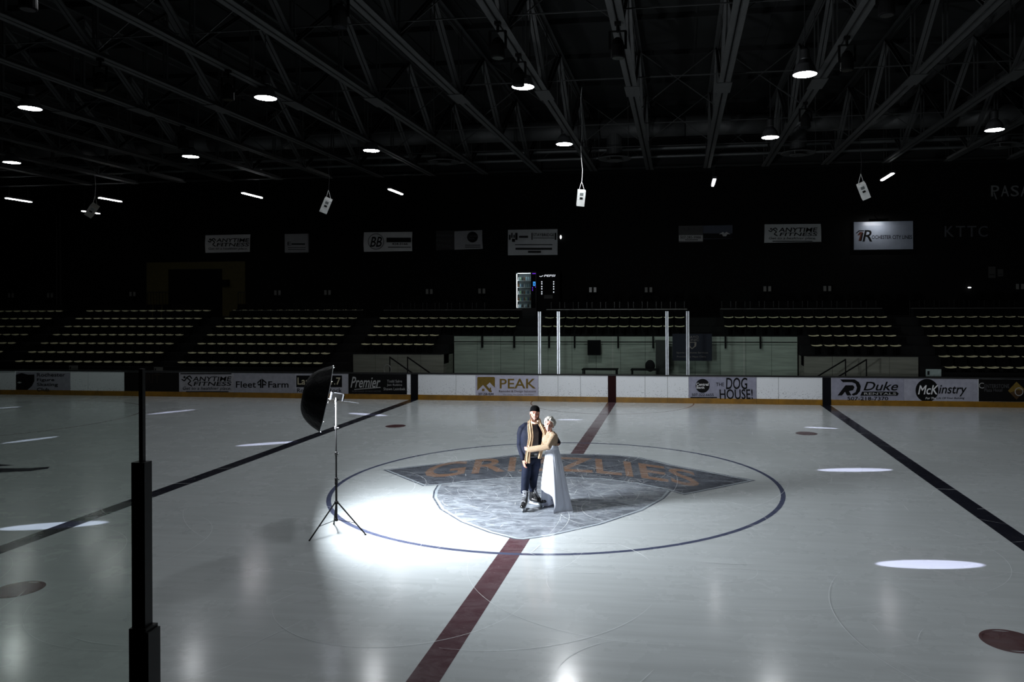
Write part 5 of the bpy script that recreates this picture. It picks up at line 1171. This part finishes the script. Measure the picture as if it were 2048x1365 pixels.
# jacket: open shell with sleeves
secs = [(W(1064.5, 849.5, 13.84), .12, .085), (W(1064, 853, 13.84), .165, .10), (W(1063.5, 859, 13.83), .200, .125), (W(1063, 872, 13.81), .200, .138), (W(1063, 890, 13.80), .186, .136), (W(1063, 903, 13.80), .184, .136), (W(1063, 913, 13.80), .188, .138), (W(1063, 920, 13.80), .192, .140)]
jk = shell(secs, [-35, -30, -22, -12, -6, -8, -16, -22], [35, 38, 42, 45, 48, 50, 55, 58], .022)
jk.tube([W(1059, 849.5, 13.84), W(1052, 851.5, 13.84), SHL + R0*.0 + U0*.005, SHL - R0*.022 - U0*.07, (SHL+ELL)/2 - R0*.008 - U0*.02, ELL, (ELL+WRL)/2, WRL + U0*.012], [.045, .062, .078, .078, .070, .062, .054, .047], 16, cap=True)
jk.tube([SHR - R0*.03, SHR + R0*.012, (SHR+ELR)/2, ELR, (ELR+WRR)/2, WRR + (ELR-WRR)*.12], [.078, .076, .068, .060, .054, .048], 14)
NAVY = mat('jacket_navy', (14, 19, 35), .75, var=.25, scale=6, bump=.5, bscale=9, spec=.15)
put(voxel(jk, .0075, 6), 'jacket', NAVY, man)
lapel = strip([W(1058, 846, 13.72), W(1057.6, 860, 13.68), W(1060.5, 880, 13.655), W(1062.4, 897, 13.66)], [R0]*4, [.025, .045, .040, .008], .002, 1, .008); lapel.build('lapel', NAVY, man, smooth=True)
for py in (903, 909): MB().ball(W(1060.2, py, 13.655), (.009, .004, .009), (R0, FW, U0), 10, 6).build('jacket_button', BLACK, man)
# trousers, belt
tr = MB(); tr.tube([W(1063, 906, 13.82), W(1063, 918, 13.82)], [(.165, .112), (.172, .125)], 20, side=R0)
for hp, kn, an, bx in ((W(1055.2, 921, 13.82), KNL, ANL, -1), (W(1071, 921, 13.83), KNR, ANR, 1)):
    tr.tube([hp + U0*.03, hp - U0*.08, (hp+kn)/2, kn, (kn+an)/2, an + U0*.09, an + U0*.045], [(.096, .115), (.097, .112), (.088, .098), (.076, .082), (.072, .078), (.069, .076), (.073, .082)], 16, side=R0)
put(voxel(tr, .0075, 3), 'trousers', mat('trousers_navy', (18, 24, 40), .8, var=.25, scale=7, bump=.6, bscale=11, spec=.15), man)
MB().lathe([(1, -.016), (1.02, -.016), (1.02, .016), (1, .016)], W(1063.4, 909.5, 13.81), 36, (R0*.168, FW*.121, U0), closed=True).build('belt', mat('belt_black', (14, 13, 13), .4), man)
MB().obox(W(1071.5, 909.6, 13.69), (R0, FW, U0), (.026, .006, .018)).build('belt_buckle', mat('buckle_steel', (190, 192, 196), .25, .9), man)
# scarf: a loop behind the neck and two hanging ends
SCM = mat('scarf_tan', (160, 134, 106), .9, var=.22, scale=14, bump=.5, bscale=60, stretch=(1, 1, .25))
sc1 = strip([W(1074, 840, 13.90), W(1064, 839.5, 13.89), W(1059.6, 843, 13.74), W(1060.2, 858, 13.665), W(1061.6, 875, 13.645), W(1059.8, 890, 13.64), W(1057.5, 900, 13.635), W(1055.6, 912, 13.64), W(1054.8, 927, 13.65)],
            [FW*.2+U0, FW*.3+U0, R0*.7-FW*.5, R0, R0, R0, R0, R0, R0], [.035, .040, .042, .046, .048, .050, .046, .048, .052], .006, 2.3, .010)
sc1.build('scarf', SCM, man, smooth=True)
sc2 = strip([W(1074, 840, 13.90), W(1077.5, 841, 13.80), W(1080, 848, 13.70), W(1085.5, 858, 13.668), W(1089, 868, 13.66), W(1088, 885, 13.665), W(1083, 900, 13.66), W(1080, 912, 13.655), W(1078.8, 918, 13.66)],
            [FW*.3+U0, R0*.5-FW*.5, R0, R0, R0, R0, R0, R0, R0], [.035, .036, .032, .034, .036, .04, .035, .03, .03], .005, 1.9, .010)
sc2.build('scarf_end', SCM, man, smooth=True)
nk = MB().tube([HC + hax[0]*.062*math.cos(a) + hax[1]*(-.005+.064*math.sin(a)) - U0*(.152 + .018*math.sin(a)) for a in np.linspace(0, 2*PI, 20)], .019, 8); nk.build('neck_fold', mat('inner_collar', (212, 186, 160), .9, bump=.4, bscale=90), man, smooth=True)
skate(man, PL, AL, 'skate', SKK, -.05, 'black hockey skate pointing at the camera')
skate(man, PR, AR, 'skate', SKK, .0, 'black hockey skate pointing right')

# ---------------------------------------------------------------- the woman
wg = onZ(1100, 1013)
wom = thing('person', 'silver-haired woman in cream crochet top and long white skirt', 'person', tuple(wg))
wax = (R0*.97 + U0*-.14 + FW*-.10, -FW*.97 - R0*.12 - U0*.03, U0*.98 + R0*.14); wax = tuple(np.array(a)/np.linalg.norm(a) for a in wax)
WK = .95; WC = W(1098.6, 849.8, 13.60); mb = MB(); h2 = head(mb, WC, WK, wax, True)
mb.tube([W(1099.5, 858, 13.66), W(1100, 866, 13.67), W(1100.5, 871, 13.68)], [.042, .045, .06], 14)
mb.tube([W(1101, 871, 13.69), W(1100, 880, 13.68), W(1103.5, 897, 13.69), W(1105, 912, 13.70)], [(.135, .075), (.130, .095), (.100, .085), (.145, .12)], 16, side=R0*.9-FW*.3)
S1, E1, W1 = W(1109, 871, 13.62), W(1095, 894.5, 13.44), W(1061.5, 899.5, 13.53); S2, E2 = W(1092, 871, 13.76), W(1072, 884, 13.98)
mb.tube([W(1101, 871, 13.68), S1], [.06, .048], 10); mb.tube([W(1101, 871, 13.70), S2], [.06, .045], 10)
mb.tube([S1, E1, W1], [.042, .036, .025], 10); mb.tube([S2, E2, W(1058, 884, 14.02)], [.04, .034, .026], 10)
hand(mb, W1, -R0*.9 + FW*.35 + U0*.05, FW*.9 + R0*.35, U0, .85, .35); hand(mb, W(1057, 884, 14.02), -R0, -FW, U0, .85, .25)
f1, f2 = onZ(1097, 1012), onZ(1112, 1008); A1 = math.atan2(-FW[1]*.6 - R0[1]*.75, -FW[0]*.6 - R0[0]*.75); A2 = math.atan2(-FW[1], -FW[0])
for hp, kn, an in ((W(1100.5, 915, 13.68), W(1100, 955, 13.60), np.array((f1[0]-.065*math.cos(A1), f1[1]-.065*math.sin(A1), .26))), (W(1109, 915, 13.72), W(1110, 955, 13.70), np.array((f2[0]-.065*math.cos(A2), f2[1]-.065*math.sin(A2), .26)))): mb.tube([hp, kn, an, an - np.array((0, 0, .12))], [.075, .052, .034, .030], 12)
put(voxel(mb, .0045, 2, .4), 'body', SKIN2, wom)
face(wom, h2, WK, wax, BROWG, LIP)
# hair: soft silver curls swept up
hr = MB(); HS = random.Random(11)
hr.ball(h2(0, -.030, .055), (.090*WK, .098*WK, .090*WK), wax, 20, 14)
for i in range(90):
    a, e = HS.uniform(0, 2*PI), HS.uniform(-.25, 1.35); x, y, z = math.cos(e)*math.cos(a), math.cos(e)*math.sin(a), math.sin(e)
    if y > .45 and z < .55: continue
    p = (x*.090, -.026 + y*.100, .050 + z*.092); r = HS.uniform(.014, .026)
    hr.ball(h2(*p), (r, r*.8, r*.7), wax, 10, 7)
for s in (-1, 1):
    hr.tube([h2(s*.070, .045, .075), h2(s*.082, .020, .04), h2(s*.085, -.005, -.01), h2(s*.075, -.02, -.05)], [.014, .018, .017, .010], 8)
hr.tube([h2(-.065, .068, .085), h2(-.03, .085, .105), h2(.02, .085, .108), h2(.062, .066, .088)], [.016, .020, .022, .016], 10); hr.tube([h2(.075, -.03, .09), h2(.092, -.05, .05), h2(.088, -.06, 0), h2(.055, -.085, -.035)], [.02, .028, .026, .018], 10)
put(voxel(hr, .005, 2, .4), 'hair', mat('hair_silver', (172, 168, 160), .55, var=.35, scale=40, bump=.9, bscale=70), wom)
for s in (-1, 1): MB().ball(h2(s*.084, .0, -.048), .008, seg=8, rings=6).build('earring', STS, wom)
# crochet top with long sleeves
sw = MB(); sw.tube([W(1101, 869.5, 13.68), W(1101, 873, 13.68), W(1099.5, 881, 13.67), W(1101.5, 889, 13.68), W(1103, 894, 13.685)], [(.105, .075), (.150, .092), (.148, .112), (.128, .105), (.118, .100)], 20, side=R0*.9-FW*.3)
sw.tube([S1 - R0*.03 + U0*.01, S1, (S1+E1)/2, E1 + R0*.01, (E1*2+W1)/3, (E1+2*W1)/3, W1, W1 - R0*.035], [.060, .062, .062, .060, .056, .054, .055, .048], 16); sw.tube([S2 + R0*.02, S2, (S2+E2)/2, E2, W(1060, 884, 14.02)], [.055, .056, .052, .048, .042], 12)
put(voxel(sw, .0065, 3), 'crochet_top', knit_mat(), wom)
SATIN = mat('white_satin', (198, 202, 214), .32, var=.03, scale=3, bump=.12, bscale=5)
bo = MB(); bo.tube([W(1100, 882, 13.675), W(1101, 888, 13.675), W(1103.5, 895, 13.68), W(1104.3, 900, 13.685)], [(.08, .08), (.118, .104), (.114, .103), (.112, .100)], 20, side=R0*.9-FW*.3); put(voxel(bo, .008, 3), 'bodice', SATIN, wom)
zw = W(1104.5, 897.5, 13.69)[2]; cw_ = W(1104.5, 897.5, 13.69); ch_ = W(1111.5, 1000, 13.72)
def sst(a, b, x): t_ = min(1, max(0, (x-a)/(b-a))); return t_*t_*(3-2*t_)
def hemz(d):
    hi = .46 + (.30-.46)*min(1, max(0, (d+95)/88)); k = sst(-128, -98, d)*(1 - sst(-9, 5, d)); base = .012 + .05*sst(-180, -120, -abs(d))*0
    return base + (hi-base)*k
NPH, NT = 200, 36; O1, O2 = [], []
for i in range(NT+1):
    r1, r2 = [], []
    for j in range(NPH):
        d = -180 + 360*j/NPH; ph = math.radians(d); z = zw + (hemz(d)-zw)*(i/NT); f = (zw - z)/zw; c = cw_*(1-f) + ch_*f; g = f**.85
        fold = 1 + g*(.085*math.sin(6*ph+.6+.8*f) + .045*math.sin(11*ph+2) + .010*math.sin(23*ph)) + .008*math.sin(30*ph)*(1-f)
        for lst, e in ((r1, 0), (r2, .006)):
            a = (.112 + .195*g)*fold - e; b = (.105 + .185*g)*fold - e
            kick = .05*sst(.85, 1, f)*(1 if -5 < d < 40 else 0)
            lst.append(np.array((c[0], c[1], z)) + R0*(a*math.sin(ph)) - FW*(b*math.cos(ph)) - R0*kick)
    O1.append(r1); O2.append(r2)
sk_ = MB().grid([r[::-1] for r in O1], wrap=True); sk_.grid(O2, wrap=True); nv_ = (NT+1)*NPH
for j in range(NPH):
    a = NT*NPH + (NPH-1-j); a2 = NT*NPH + (NPH-1-(j+1) % NPH); sk_.f.append((a, a2, nv_+NT*NPH+(j+1) % NPH, nv_+NT*NPH+j)); sk_.m.append(0)
sk_.build('skirt', SATIN, wom, smooth=True)
MB().lathe([(1, -.014), (1.03, -.014), (1.03, .014), (1, .014)], cw_ + U0*.005, 36, (R0*.114, FW*.107, U0), closed=True).build('waistband', SATIN, wom)
skate(wom, f1[:2], A1, 'skate', 1.02, 0, 'black skate below the raised hem'); skate(wom, f2[:2], A2, 'skate', 1.02, 0)
